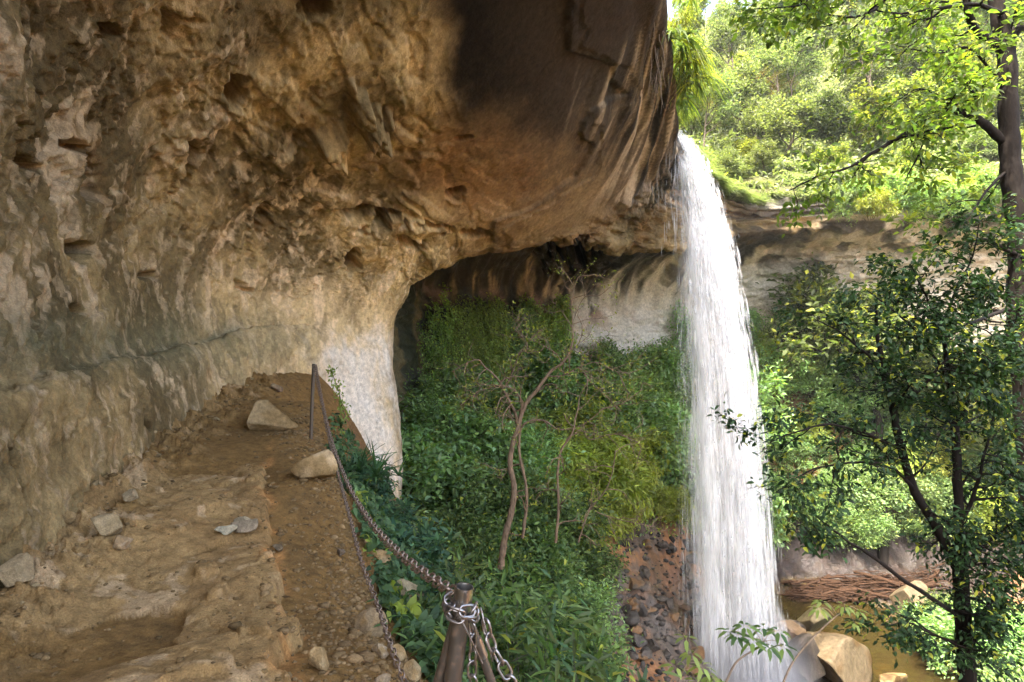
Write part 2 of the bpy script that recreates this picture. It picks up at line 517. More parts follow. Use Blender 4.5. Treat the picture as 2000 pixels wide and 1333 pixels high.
# the broken edge where the smooth ceiling ends and the banded lip begins
ledge_x = np.interp(py, [-60, 95, 125, 180, 215, 255, 300, 340, 390, 425], [1095, 1108, 1190, 1215, 1150, 1128, 1150, 1125, 1060, 960]) + 18 * fbm(Vf, 1.1, 3, 26)
ledge = sstep(-5, 5, px - ledge_x) * (uu < 8.8) * sstep(4.6, 5.2, vv) * (1 - sstep(7.8, 8.1, vv))
d += .11 * ledge
ledge2 = sstep(-4, 4, px - ledge_x - 26 - 20 * fbm(Vf, 1.4, 3, 27)) * ledge
d += .05 * ledge2
# far cliff ledges
d += .25 * far * fbm(Vf, .9, 4, 25, stretch=(1, 1, 2.2)) * (1 - flz)

# hollows weathered into the wall (centre pixel, half sizes in photo pixels, tilt, depth m)
HOLL = [(640, 150, 95, 22, -12, .75), (720, 150, 50, 36, 20, .7), (600, 246, 42, 20, 15, .6), (705, 252, 34, 13, 10, .4), (690, 340, 62, 28, 38, .65),
        (720, 395, 60, 32, 20, .55), (180, 335, 20, 32, -20, .4), (150, 285, 24, 11, 25, .3), (215, 62, 40, 14, 15, .35), (345, 25, 40, 8, 5, .4), (330, 40, 12, 26, 0, .35),
        (600, 8, 46, 26, -15, .6), (455, 180, 20, 30, 35, .35), (372, 320, 14, 40, 8, .28), (160, 485, 30, 13, 25, .3), (295, 540, 26, 9, 15, .22), (155, 598, 20, 8, 5, .18),
        (690, 512, 11, 22, 12, .4), (800, 470, 24, 12, 25, .3), (560, 340, 22, 10, -30, .25), (520, 420, 15, 30, 30, .15), (650, 62, 24, 14, 30, .3), (735, 62, 14, 22, 0, .35), (905, 268, 14, 6, 0, .25),
        (830, 345, 26, 10, -10, .3), (810, 320, 14, 20, 20, .3), (880, 375, 30, 8, 10, .25), (745, 430, 22, 10, 0, .35), (850, 440, 40, 9, 15, .28), (930, 455, 30, 8, 0, .22), (690, 185, 24, 24, 20, -.3), (720, 225, 40, 22, 15, -.35),
        (640, 250, 30, 26, 15, -.25), (60, 320, 40, 12, 15, .2), (470, 560, 22, 9, 30, .14), (75, 625, 7, 34, -25, .16), (30, 960, 8, 60, -20, .14), (285, 830, 8, 60, -10, .16), (445, 900, 5, 22, -20, .12), (1115, 490, 55, 30, -5, 1.6)]
nx_, ny_ = fbm(Vf, 2.2, 3, 31), fbm(Vf, 2.2, 3, 32)
nx2_ = fbm(Vf, 6, 3, 33)
hol = np.zeros(len(Vf))
for hx, hy, a, b_, ang, dep in HOLL:
    m = (np.abs(px - hx) < a * 3 + 30) & (np.abs(py - hy) < a * 3 + 60) & (Vf[:, 1] > 1)
    if hx < 1000: m &= uu < 8.6
    if hx > 1100 and hy < 300: m &= (vv > 5.2) & (vv < 7.6)
    if not m.any(): continue
    X = (px[m] - hx) + nx_[m] * a * .8
    Y = (py[m] - hy) + ny_[m] * b_ * 1.3
    c, s = math.cos(math.radians(ang)), math.sin(math.radians(ang))
    x, y = (X * c + Y * s) / a, (-X * s + Y * c) / b_
    y = np.where(y < 0, y * 1.0, y * .72)           # steep roof, sloping floor
    r = np.sqrt(x * x + y * y)
    k = dep * 1.9 * (1 - sstep(.5, 1.1, r)) * (1 + .25 * nx2_[m])
    hol[m] = np.where(k * np.sign(dep) > hol[m] * np.sign(dep), k, hol[m])
d -= hol
# hundreds of small lifted flakes: a sharp broken edge on one side, thinning out on the other
rf = np.random.default_rng(3)
sel = np.where((near > .5) & (vv > .8) & (vv < 6.0) & (Vf[:, 1] > 1.5) & (px > -40) & (px < 1000) & (py > -40) & (py < 1150))[0]
order = sel[np.argsort(px[sel])]
pxs, pys = px[order], py[order]
wob = fbm(Vf[order], 7, 3, 34)
flk = np.zeros(len(order))
for k in range(2100):
    fx, fy = rf.uniform(-20, 840), rf.uniform(-20, 1080)
    if fx > 640 and fy > 250 and rf.random() < .6: continue
    big_ = rf.random() < .14
    w_ = rf.uniform(22, 60) if big_ else rf.uniform(7, 24)
    h_ = w_ * rf.uniform(.8, 2.2)
    i0, i1 = np.searchsorted(pxs, fx - w_ * 1.5 - h_), np.searchsorted(pxs, fx + w_ * 1.5 + h_)
    if i1 <= i0: continue
    a_ = math.radians(rf.normal(-14, 22))
    X, Y = pxs[i0:i1] - fx, pys[i0:i1] - fy
    x = (X * math.cos(a_) - Y * math.sin(a_)) / w_ + .25 * wob[i0:i1]; y = (X * math.sin(a_) + Y * math.cos(a_)) / h_ + .25 * wob[i0:i1]
    body = np.clip(1 - x, 0, 1) * (x > 0) * np.clip((1 - np.abs(y)) * 3, 0, 1)
    amp = (.062 if big_ else .034) * rf.uniform(.5, 1.3) * (1 if rf.random() < .65 else -1)
    flk[i0:i1] += amp * body
low = sstep(3.0, 2.2, vv)
d[order] += np.clip(flk, -.05, .07) * (1 - .45 * ceil_[order]) * (1 - .55 * low[order])
fade = sstep(0.2, 1.0, vv) * (1 - sstep(8.4, 8.9, vv)) + .15
Vd = Vf + Nf * (d * np.clip(fade, 0, 1))[:, None]

# (flakes never pile up into spikes)

# colours of the rock: sandstone, grey skin, pale fresh scars, orange stain, black water streaks, algae
tan = np.array((.39, .272, .12)); grey = np.array((.135, .094, .041)); pale = np.array((.54, .40, .235)); rust = np.array((.32, .165, .06))
black = np.array((.014, .013, .011)); algae = np.array((.14, .135, .075)); white = np.array((.82, .75, .64)); cream = np.array((.55, .405, .21))
c = mix(np.broadcast_to(grey, (len(Vf), 3)), tan, sstep(-.35, .45, fbm(Vf, .55, 4, 41) + .25 * f1))
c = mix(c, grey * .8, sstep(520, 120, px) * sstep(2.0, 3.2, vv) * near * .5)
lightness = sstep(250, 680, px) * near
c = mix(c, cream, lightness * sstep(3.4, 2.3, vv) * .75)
c = mix(c, grey * .92, sstep(.05, .5, fbm(Vf + w1, 1.2, 4, 42, stretch=(1, 1, .5))) * .55 * near)
edge = sstep(.1, .42, fbm(Vf + w1, 1.7, 5, 43, gain=.62, stretch=(1, 1, .55)) + .3 * f2 - .12)
c = mix(c, pale, edge * .8 * near * (1 - .8 * ceil_))
c = mix(c, pale * 1.05, sstep(.22, .4, fbm(Vf + w1 * .4, 4.6, 5, 38, gain=.65, stretch=(1.1, 1, .55)) + .35 * edge) * near * (1 - ceil_) * .42)
c = mix(c, grey * .8, sstep(.3, .5, fbm(Vf + w1 * .4, 3.4, 5, 39, gain=.62, stretch=(1.1, 1, .6))) * near * .45)
c = mix(c, rust, sstep(.3, .8, fbm(Vf, .8, 4, 44)) * .3)
c = mix(c, algae, near * np.exp(-((py - 670) / 65) ** 2) * sstep(780, 420, px) * (.55 + .3 * fbm(Vf, 2.5, 3, 45)).clip(0, .85))
c = c * np.where(near > .5, np.interp(px + 60 * fbm(Vf, .7, 3, 58), [-400, 0, 250, 600, 760], [.5, .64, .9, 1.32, 1.45]), 1.0)[:, None]  # near wall darkens leftward: falloff of light put into the rock colour
# the white scar low on the wall past the end of the path
wn46 = fbm(Vf, 2.4, 4, 46)
g = np.exp(-(np.maximum(np.abs(px + 34 * wn46 - 700) - 40, 0) / 42) ** 2) * sstep(630, 700, py + 40 * wn46 + .12 * (px - 690)) * (uu > 4.5) * (uu < 8)
c = mix(c, white * .88, g * (.8 + .3 * fbm(Vf, 1.4, 4, 47, stretch=(1, 1, .35))).clip(0, .95))
c = mix(c, cream * 1.1, g * sstep(.0, .6, fbm(Vf, 2.5, 4, 48, stretch=(1, 1, .3))) * .5)
# ceiling: dark skin deepened by painted-in shade, with a rust coloured rim
t = ceil_ * near
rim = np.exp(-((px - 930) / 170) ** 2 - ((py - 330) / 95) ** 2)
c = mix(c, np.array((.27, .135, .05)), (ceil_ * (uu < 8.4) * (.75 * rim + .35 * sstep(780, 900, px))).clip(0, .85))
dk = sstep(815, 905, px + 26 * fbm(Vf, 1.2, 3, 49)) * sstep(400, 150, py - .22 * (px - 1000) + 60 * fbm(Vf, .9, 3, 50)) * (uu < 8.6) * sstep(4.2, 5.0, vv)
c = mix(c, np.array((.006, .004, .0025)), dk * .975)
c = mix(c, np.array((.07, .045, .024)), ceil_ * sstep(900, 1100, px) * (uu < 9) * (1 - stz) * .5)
# strata: pale and dark bands along the lip
bands = fbm(np.stack([uu * .35, vs2 * 7, vv * 0], -1) + w1 * .5, 1.0, 5, 51, gain=.6)
c = mix(c, np.array((.15, .11, .065)), stz * .8)
c = mix(c, black * 1.3, stz * sstep(-.05, .35, bands) * .85)
c = mix(c, np.array((.45, .34, .21)), stz * sstep(.1, .4, -bands) * .85)
c = mix(c, black * 2, np.exp(-((px - ledge_x - 6) / 9) ** 2) * (ledge > .3) * .3)  # dark line following the step of the broken edge
# black wet streaks running down the recess, and shade painted into its top
strk = fbm(np.stack([uu * 5.5 + .5 * vv, vv * .5, vv * 0], -1) + w1 * .15, 1.0, 4, 52, gain=.6)
rz = sstep(7.05, 7.5, uu) * (1 - sstep(12.4, 13.2, uu))
c = mix(c, mix(np.broadcast_to(cream * 1.05, c.shape), np.array((.66, .60, .49)), sstep(10.2, 11.0, uu)), rz * sstep(4.6, 3.6, vv) * .85)
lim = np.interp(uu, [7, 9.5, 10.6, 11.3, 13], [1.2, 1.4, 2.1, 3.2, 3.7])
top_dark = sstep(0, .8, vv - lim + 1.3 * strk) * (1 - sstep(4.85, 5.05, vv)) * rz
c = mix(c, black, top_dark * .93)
c = mix(c, black * 1.4, rz * (1 - .7 * sstep(10.6, 11.3, uu)) * sstep(.18, .42, strk) * sstep(1.8, 2.8, vv) * (1 - sstep(4.9, 5.1, vv)) * .85)
c = mix(c, np.array((.03, .035, .018)), rz * sstep(10.9, 9.9, uu + .5 * strk) * sstep(2.7, 2.2, vv) * .8)
c = mix(c, np.array((.36, .22, .15)), rz * np.exp(-((vv - 2.3) / .18) ** 2) * sstep(.05, .5, fbm(Vf, .7, 4, 53)) * .6)
c = mix(c, white * .85, rz * (uu > 10.5) * np.exp(-((vv - 2.45) / .22) ** 2) * sstep(0, .4, fbm(Vf, .8, 4, 54)) * .8)
# the far cliff: pale sandstone with a grey cap
fz = sstep(12.4, 13.2, uu)
c = mix(c, np.array((.56, .505, .40)), fz * .9)
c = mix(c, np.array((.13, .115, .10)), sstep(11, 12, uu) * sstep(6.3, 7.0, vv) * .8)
c = mix(c, np.array((.045, .033, .022)), sstep(11, 12.2, uu) * sstep(4.2, 4.9, vv) * (1 - sstep(5.8, 6.3, vv)) * sstep(-.5, .1, fbm(Vf, .7, 3, 55)) * .9)  # shade under the far overhang, put into the colour
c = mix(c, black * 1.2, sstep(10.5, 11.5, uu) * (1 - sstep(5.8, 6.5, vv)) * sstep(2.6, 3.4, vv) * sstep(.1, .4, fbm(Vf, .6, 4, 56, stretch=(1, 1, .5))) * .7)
c = mix(c, np.array((.085, .085, .035)), sstep(7.95, 8.15, vv))
c = c * (1 + .16 * fbm(Vf, 6, 3, 57))[:, None]
c = np.clip(c, [.006, .0045, .003], .9)
wet = np.clip(stz * sstep(7, 8, uu) * .7 + top_dark * .5, 0, 1)
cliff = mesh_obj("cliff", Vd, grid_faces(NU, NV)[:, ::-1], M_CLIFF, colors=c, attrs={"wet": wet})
tag(cliff, kind="structure")

# coarse copy of the same skin, only for finding where things hang or stand
_us, _vs = np.linspace(0, NS - 1, 160), np.linspace(0, NP_ - 1, 90)
_cv = loft(_us, _vs).reshape(-1, 3)
CLIFF_BVH = BVHTree.FromPolygons([Vector(p) for p in _cv], [tuple(int(i) for i in f) for f in grid_faces(160, 90)])


def wall_hit(px_, py_):
    dr = Vector(((px_ - 1000) / F, 1, (666.5 - py_) / F)).normalized()
    h = CLIFF_BVH.ray_cast(Vector((0, 0, 0)), dr)
    return h[0], h[1]


# ------------------------------------------------------------------ ground height, from a few surveyed points
GP = np.array([
    (-4, -4, -1.75), (-2, -4, -1.75), (-.3, -4, -1.8), (-3.5, 0, -1.7), (-2, 0, -1.7), (-.4, 0, -1.72), (-3, 3, -1.66), (-1.6, 3, -1.66), (-.75, 3, -1.68), (-.1, 1.6, -1.72), (-4, 6, -1.5), (-2.9, 6, -1.5), (-1.95, 6, -1.5),
    (-4.6, 8, -1.3), (-3.6, 8, -1.34), (-2.7, 7.8, -1.36), (-5, 10, -1.12), (-4, 10, -1.1), (-3.3, 9.8, -1.15), (-5, 12.2, -.85), (-4.3, 12, -.85), (-4.4, 13.2, -.9),
    (.6, 0, -2.6), (.65, 2, -2.7), (2.2, 2, -5), (5, 2, -8.5), (9, 2, -9.5), (-.05, 4, -2.7), (1.2, 4.5, -5), (4, 5, -8), (9, 6, -10), (-1.15, 6.5, -2.7), (0, 7.5, -5.2), (2.5, 8.5, -8), (-2.0, 8.5, -2.6), (-.9, 10, -5.2),
    (1.5, 11, -8), (-3.0, 10.9, -2.3), (-2.2, 12.5, -4.3), (-.5, 14, -6.8), (2, 14, -8.5), (-2.6, 15, -5), (-3, 17.5, -5.2), (-2, 20, -5.2), (0, 18, -7), (-1.5, 23, -4.6), (1, 25.5, -4.6), (3, 18.5, -8.3), (5, 29, -4),
    (10, 31.5, -4), (6.7, 24, -7.2), (4.7, 19, -8.8), (5, 14, -10), (7.3, 19, -11.6), (9, 23, -12.1), (10, 20, -12.5), (13, 22, -12.6), (12, 17, -12.5), (10, 12, -12.1), (15, 12, -11), (17.5, 18, -11.5), (18.5, 24, -11.2), (15.5, 18, -12.3),
    (11, 26.2, -11.7), (16, 25.6, -11.8), (14, 29.5, -10.6), (20, 29, -10.3), (12, 32, -6), (16, 32, -4), (15, 33.5, 0), (21, 31, -3), (22, 32.5, 0), (26, 26, -8), (30, 22, -5), (25, 15, -9), (18, 8, -10), (30, 8, -5), (15, 0, -9), (30, 0, -6),
    (5, -6, -9), (45, 20, 5), (45, 0, 4), (45, 35, 12)], dtype=np.float64)


def _ker(r):
    return np.sqrt(r * r + .25)


_D = _ker(np.linalg.norm(GP[:, None, :2] - GP[None, :, :2], axis=-1))
_n = len(GP)
_A = np.block([[_D, np.hstack([GP[:, :2], np.ones((_n, 1))])], [np.vstack([GP[:, :2].T, np.ones((1, _n))]), np.zeros((3, 3))]])
_W = np.linalg.solve(_A, np.concatenate([GP[:, 2], np.zeros(3)]))


def ground(X, Y):
    X, Y = np.asarray(X, float), np.asarray(Y, float)
    sh = X.shape
    p = np.stack([X.ravel(), Y.ravel()], -1)
    out = np.empty(len(p))
    for i in range(0, len(p), 20000):
        s = p[i:i + 20000]
        r = _ker(np.linalg.norm(s[:, None] - GP[None, :, :2], axis=-1))
        out[i:i + 20000] = r @ _W[:_n] + s @ _W[_n:_n + 2] + _W[-1]
    return out.reshape(sh)


def edge_x(Y):
    """x of the outer edge of the walked ledge"""
    return np.interp(Y, [-4, 0, 1.65, 2.7, 3.3, 4.2, 5.2, 6.7, 7.8, 9.8, 12.5], [.2, .1, 0, -.35, -.6, -1.0, -1.42, -2.05, -2.6, -3.2, -4.0])


# ------------------------------------------------------------------ the path on its ledge
nr, nc = 820, 620
Yr = np.concatenate([np.linspace(-4, 1.3, 40, endpoint=False), np.geomspace(1.3, 14.2, nr - 40)])
A = np.linspace(0, 1, nc)
xl = np.interp(Yr, [-4, 0, 3, 6, 8, 11, 14.2], [-4.3, -4.2, -4.1, -4.9, -5.6, -6, -5.2])
xr = edge_x(Yr) + np.interp(Yr, [0, 14], [1.3, 1.9])
Xg = xl[:, None] * (1 - A) + xr[:, None] * A
Yg = np.broadcast_to(Yr[:, None], Xg.shape)
Zg = ground(Xg, Yg)
pv = np.stack([Xg, Yg, Zg], -1).reshape(-1, 3)
gx, gy = pv[:, 0], pv[:, 1]
rel = edge_x(gy) - gx                                     # metres in from the edge
flat = np.stack([gx, gy, gx * 0], -1)
wv = np.stack([fbm(flat, 1.3, 3, 61), fbm(flat, 1.3, 3, 62), gx * 0], -1) * .25
trough = np.interp(gy, [-4, 1.6, 3, 4, 5, 6, 7.4, 9, 12], [.55, .62, .68, .74, .82, .85, .8, .6, .5])
step = sstep(-.05, .05, rel - trough + .16 * fbm(flat, 1.7, 4, 63))
step_fade = sstep(7.6, 6.2, gy)
wallside = sstep(.3, 1.6, rel)
slab = fbm(flat + wv, .85, 4, 64)
bl = fbm(flat + wv * .6, 2.6, 3, 69)
chip = fbm(flat + wv * .4, 7.5, 3, 60)
toe = sstep(1.5, 2.9, rel - .25 * np.clip(gy - 5, 0, 4))
rock_h = -.12 + step * step_fade * (.16 + .10 * terrace(slab * 2.0 + .3, .05) / 2.0 + .07 * slab + .022 * terrace(bl * 2.0, .06) / 2.0 + .006 * terrace(chip * 2, .12))
rock_h += .007 * fbm(flat, 4, 3, 67) + .0015 * fbm(flat, 28, 2, 68)
rock_h = np.maximum(rock_h, -.3 + toe * (.42 + .16 * np.abs(fbm(flat, 2.6, 4, 70)) + .09 * terrace(fbm(flat, 5.5, 3, 71) * 2, .12)))
dirt_h = .035 * fbm(flat, .9, 3, 66) + .003 * fbm(flat, 14, 3, 58) + .065 * sstep(.0, .6, rel - trough) + .03 * toe
h = np.maximum(rock_h, dirt_h)
isrock = sstep(-.004, .012, rock_h - dirt_h)
h += .13 * sstep(8.6, 11.5, gy) * sstep(.2, 1.2, rel) * (.4 + .4 * fbm(flat, 1.1, 3, 72))
h += (1 - sstep(-.15, .1, rel)) * (.10 * fbm(flat, 2.2, 4, 73) + .04 * fbm(flat, 9, 3, 74))
wfl = np.interp(gy, [0, 3, 6, 8, 11, 13], [2.85, 2.5, 2.4, 2.1, 1.6, 1.2])
tal = sstep(-1.0, .25, rel - wfl + .3 * fbm(flat, 1.6, 4, 55))
tal_h = tal * (.15 + .18 * terrace(fbm(flat, 2.8, 4, 54) * 2.2, .12) / 2.2 + .06 * terrace(fbm(flat, 7, 3, 53) * 2, .15))
h += tal_h
isrock = np.maximum(isrock, tal * sstep(-.15, .2, fbm(flat, 3.2, 4, 52)))
pv[:, 2] += h
dirt = np.array((.185, .106, .036)); slabc = np.array((.29, .182, .074)); orange = np.array((.42, .20, .065)); palep = np.array((.43, .30, .165)); darks = np.array((.07, .045, .02))
pc = np.broadcast_to(dirt, (len(pv), 3)) * (1 + .12 * fbm(flat, 1.7, 3, 59))[:, None]
pc = mix(pc, darks * 1.4, sstep(.05, .5, fbm(flat, 2.3, 5, 78, gain=.65)) * .35)
pc = mix(pc, slabc, isrock)
pc = mix(pc, np.array((.225, .13, .05)), isrock * sstep(-.1, .4, fbm(flat, 1.2, 4, 57)) * .6)
fe = np.exp(-((rel - trough + .16 * fbm(flat, 1.7, 4, 63)) / .07) ** 2) * step_fade
pc = mix(pc, orange, fe * sstep(-.2, .3, fbm(flat, 2.0, 3, 75)) * .85)
pc = mix(pc, palep, isrock * sstep(.22, .42, fbm(flat + wv, 1.6, 5, 76, gain=.62)) * .6)
pc = mix(pc, palep, isrock * wallside * sstep(.4, .55, fbm(flat, 4.2, 4, 77)) * .7)
pc = mix(pc, np.array((.15, .085, .04)), sstep(0.0, -.5, rel) * .7)
pc = np.clip(pc * 1.2 * (1 + .2 * fbm(flat, 11, 3, 79))[:, None], .02, .8)
path = mesh_obj("path", pv, grid_faces(nr, nc)[:, ::-1], M_PATH, colors=pc)
tag(path, kind="structure")
PATH_BVH = BVHTree.FromPolygons([Vector(p) for p in pv.reshape(nr, nc, 3)[::4, ::4].reshape(-1, 3)], [tuple(int(i) for i in f) for f in grid_faces(len(range(0, nr, 4)), len(range(0, nc, 4)))])


def path_z(x, y):
    hit = PATH_BVH.ray_cast(Vector((x, y, 3)), Vector((0, 0, -1)))
    return hit[0].z if hit[0] is not None else float(ground(x, y))


# ------------------------------------------------------------------ gully, stream bed and banks
gxs = np.concatenate([np.linspace(-9, 22, 330), np.linspace(22.4, 60, 40)])
gys = np.concatenate([np.linspace(-8, 36, 400), np.linspace(37, 50, 8)])
Xt, Yt = np.meshgrid(gxs, gys, indexing="ij")
Zt = ground(Xt, Yt)
tv = np.stack([Xt, Yt, Zt], -1).reshape(-1, 3)
inpath = (tv[:, 0] < edge_x(tv[:, 1]) + 1.1) & (tv[:, 1] < 14)
tf = np.stack([tv[:, 0], tv[:, 1], tv[:, 0] * 0], -1)
rk = terrace(fbm(tf, .9, 4, 81) * 2.4, .15) / 2.4
tv[:, 2] += np.where(inpath, -.45, .28 * rk + .10 * fbm(tf, 2.2, 4, 82) + .05 * fbm(tf, 6, 3, 83))
soil = np.array((.11, .065, .032)); red = np.array((.24, .115, .05)); rk_c = np.array((.10, .082, .062)); damp = np.array((.035, .03, .025))
tcol = mix(np.broadcast_to(soil, (len(tv), 3)), red, sstep(-.3, .4, fbm(tf, .6, 4, 84)))
tcol = mix(tcol, rk_c, sstep(.05, .3, fbm(tf, .8, 5, 85, gain=.6)) * .8)
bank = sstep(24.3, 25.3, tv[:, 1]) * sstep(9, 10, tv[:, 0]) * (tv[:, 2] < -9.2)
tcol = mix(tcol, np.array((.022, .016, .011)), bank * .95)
tcol = mix(tcol, np.array((.055, .037, .014)), (tv[:, 2] < -11.6) * .9)
under = sstep(3.0, 1.0, np.abs(tv[:, 0] - 7) + np.abs(tv[:, 1] - 18.5) - 2)
tcol = mix(tcol, damp * 2, under * .6)
tcol = np.clip(tcol * (1 + .25 * fbm(tf, 3, 3, 86))[:, None], .015, .7)
twet = np.clip(bank * .2 + under + sstep(-10.0, -11.5, tv[:, 2]) * .6 + .25, 0, 1)
terrain = mesh_obj("ground", tv, grid_faces(*Xt.shape)[:, ::-1] if False else grid_faces(*Xt.shape), M_TERRAIN, colors=tcol, attrs={"wet": twet})
tag(terrain, kind="structure")
TER_BVH = BVHTree.FromPolygons([Vector(p) for p in tv], [tuple(int(i) for i in f) for f in grid_faces(*Xt.shape)])


def ter_z(x, y):
    hit = TER_BVH.ray_cast(Vector((x, y, 60)), Vector((0, 0, -1)))
    return hit[0].z if hit[0] is not None else float(ground(x, y))


def ter_hit(px_, py_):
    dr = Vector(((px_ - 1000) / F, 1, (666.5 - py_) / F)).normalized()
    return TER_BVH.ray_cast(Vector((0, 0, 0)), dr)[0]


# ------------------------------------------------------------------ hillside above the cliff
lipc = catmull(NET[:, 8], np.linspace(0, NS - 1, 110))
ctr = np.array((13.0, 10.0, 0))
out = lipc - ctr; out[:, 2] = 0
out /= np.linalg.norm(out, axis=1, keepdims=True)
rad = np.linspace(0, 1, 70) ** 1.3 * 75
rise = np.interp(rad, [0, 1.5, 6, 14, 30, 50, 75], [-.1, .7, 4.0, 10.5, 22.5, 36, 50])
H = lipc[:, None] + out[:, None] * (rad[None, :, None] + .25) + np.stack([rad * 0, rad * 0, rise], -1)[None]
# the notch where the stream arrives
nd = np.linalg.norm(lipc[:, :2] - np.array((5.5, 19.6)), axis=1)
H[:, :, 2] -= (np.exp(-(nd / 1.2) ** 2)[:, None] * np.interp(rad, [0, 1.5, 8, 20], [.05, .9, 2.5, 0])[None])
hv = H.reshape(-1, 3)
hv[:, 2] += .5 * fbm(hv, .18, 3, 91) * np.tile(sstep(0, 4, rad), 110)
hcol = np.clip(np.array((.09, .10, .035)) * (1 + .4 * fbm(hv, .6, 3, 92))[:, None], .01, .5)
hill = mesh_obj("hillside", hv, grid_faces(110, 70), M_HILL, colors=hcol)
tag(hill, kind="structure")
HILL_BVH = BVHTree.FromPolygons([Vector(p) for p in hv], [tuple(int(i) for i in f) for f in grid_faces(110, 70)])


def hill_hit(px_, py_):
    dr = Vector(((px_ - 1000) / F, 1, (666.5 - py_) / F)).normalized()
    return HILL_BVH.ray_cast(Vector((0, 0, 0)), dr)[0]


def hill_z(x, y):
    h_ = HILL_BVH.ray_cast(Vector((x, y, 120)), Vector((0, 0, -1)))
    return h_[0].z if h_[0] is not None else None

# ------------------------------------------------------------------ the pool
POOL_Z = -11.8
wx, wy = np.meshgrid(np.linspace(6.2, 19, 120), np.linspace(10, 26.6, 150), indexing="ij")
wp = np.stack([wx, wy, np.full_like(wx, POOL_Z)], -1).reshape(-1, 3)
splash = np.exp(-(np.hypot(wp[:, 0] - 8.2, wp[:, 1] - 19) / 3.0) ** 2)
wp[:, 2] += .012 * fbm(wp, 1.6, 3, 101) + .09 * splash * fbm(wp, 2.2, 3, 102)
m, nt, b = new_mat("pool_water")
L = nt.links.new
tc = node(nt, "ShaderNodeTexCoord")
nw = node(nt, "ShaderNodeTexNoise", i_Scale=3.2, i_Detail=4.0); mpw = node(nt, "ShaderNodeMapping"); mpw.inputs["Scale"].default_value = (.6, 2.0, 1)
L(tc.outputs["Object"], mpw.inputs[0]); L(mpw.outputs[0], nw.inputs["Vector"])
bw = node(nt, "ShaderNodeBump", i_Strength=0.6, i_Distance=0.08); L(nw.outputs[0], bw.inputs["Height"])
gl = node(nt, "ShaderNodeBsdfGlossy"); gl.inputs["Roughness"].default_value = 0.06; L(bw.outputs[0], gl.inputs["Normal"])
tr = node(nt, "ShaderNodeBsdfTransparent"); tr.inputs[0].default_value = (.45, .36, .16, 1)
df = node(nt, "ShaderNodeBsdfDiffuse"); df.inputs[0].default_value = (.042, .030, .010, 1)
m1 = node(nt, "ShaderNodeMixShader"); m1.inputs[0].default_value = .5; L(tr.outputs[0], m1.inputs[1]); L(df.outputs[0], m1.inputs[2])
fr = node(nt, "ShaderNodeFresnel"); fr.inputs[0].default_value = 1.33; L(bw.outputs[0], fr.inputs["Normal"])
m2 = node(nt, "ShaderNodeMixShader"); L(fr.outputs[0], m2.inputs[0]); L(m1.outputs[0], m2.inputs[1]); L(gl.outputs[0], m2.inputs[2])
L(m2.outputs[0], nt.nodes["Material Output"].inputs["Surface"])
pool = mesh_obj("pool_water", wp, grid_faces(120, 150), m)
tag(pool, kind="structure")


# ------------------------------------------------------------------ the waterfall: threads, veils and drops falling from the lip
def fall_pos(w, v0, t, side):
    """w 0..1 along the lip, v0 speed over the lip, t seconds, side = sideways drift"""
    A0, B0 = np.array((5.22, 19.05, 7.2)), np.array((5.75, 20.35, 7.12))
    o = A0 + np.asarray(w)[..., None] * (B0 - A0)
    dirv, lat = np.array((.96, -.28, 0)), np.array((.28, .96, 0))
    s = v0 * (1 - np.exp(-.42 * t)) / .42
    z = -.5 * 9.2 * t * t
    return o + dirv * s[..., None] + lat * (side * t)[..., None] + np.stack([t * 0, t * 0, z], -1)


m, nt, b = new_mat("falling_water")
L = nt.links.new
at = node(nt, "ShaderNodeAttribute", attribute_name="alpha")
df = node(nt, "ShaderNodeBsdfDiffuse"); df.inputs[0].default_value = (.86, .86, .85, 1)
tl = node(nt, "ShaderNodeBsdfTranslucent"); tl.inputs[0].default_value = (.86, .86, .85, 1)
mm = node(nt, "ShaderNodeMixShader"); mm.inputs[0].default_value = .45; L(df.outputs[0], mm.inputs[1]); L(tl.outputs[0], mm.inputs[2])
tp = node(nt, "ShaderNodeBsdfTransparent")
ms = node(nt, "ShaderNodeMixShader"); L(at.outputs["Fac"], ms.inputs[0]); L(tp.outputs[0], ms.inputs[1]); L(mm.outputs[0], ms.inputs[2])
L(ms.outputs[0], nt.nodes["Material Output"].inputs["Surface"])
M_WATER = m
m, nt, b = new_mat("water_veil")
L = nt.links.new
at = node(nt, "ShaderNodeAttribute", attribute_name="alpha")
uvn = node(nt, "ShaderNodeAttribute", attribute_name="flow")
cx = node(nt, "ShaderNodeAttribute", attribute_name="across")
cb = node(nt, "ShaderNodeCombineXYZ"); L(uvn.outputs["Fac"], cb.inputs[1]); L(cx.outputs["Fac"], cb.inputs[0])
nn = node(nt, "ShaderNodeTexNoise", i_Scale=1.0, i_Detail=6.0, i_Roughness=.65); L(cb.outputs[0], nn.inputs["Vector"])
mr = node(nt, "ShaderNodeMapRange"); mr.inputs[1].default_value = .24; mr.inputs[2].default_value = .5; L(nn.outputs[0], mr.inputs[0])
ma = node(nt, "ShaderNodeMath", operation='MULTIPLY'); L(mr.outputs[0], ma.inputs[0]); L(at.outputs["Fac"], ma.inputs[1])
df = node(nt, "ShaderNodeBsdfDiffuse"); df.inputs[0].default_value = (.86, .86, .85, 1)
tl = node(nt, "ShaderNodeBsdfTranslucent"); tl.inputs[0].default_value = (.86, .86, .85, 1)
mm = node(nt, "ShaderNodeMixShader"); mm.inputs[0].default_value = .45; L(df.outputs[0], mm.inputs[1]); L(tl.outputs[0], mm.inputs[2])
tp = node(nt, "ShaderNodeBsdfTransparent")
ms = node(nt, "ShaderNodeMixShader"); L(ma.outputs[0], ms.inputs[0]); L(tp.outputs[0], ms.inputs[1]); L(mm.outputs[0], ms.inputs[2])
L(ms.outputs[0], nt.nodes["Material Output"].inputs["Surface"])
M_VEIL = m
T_END = 2.04

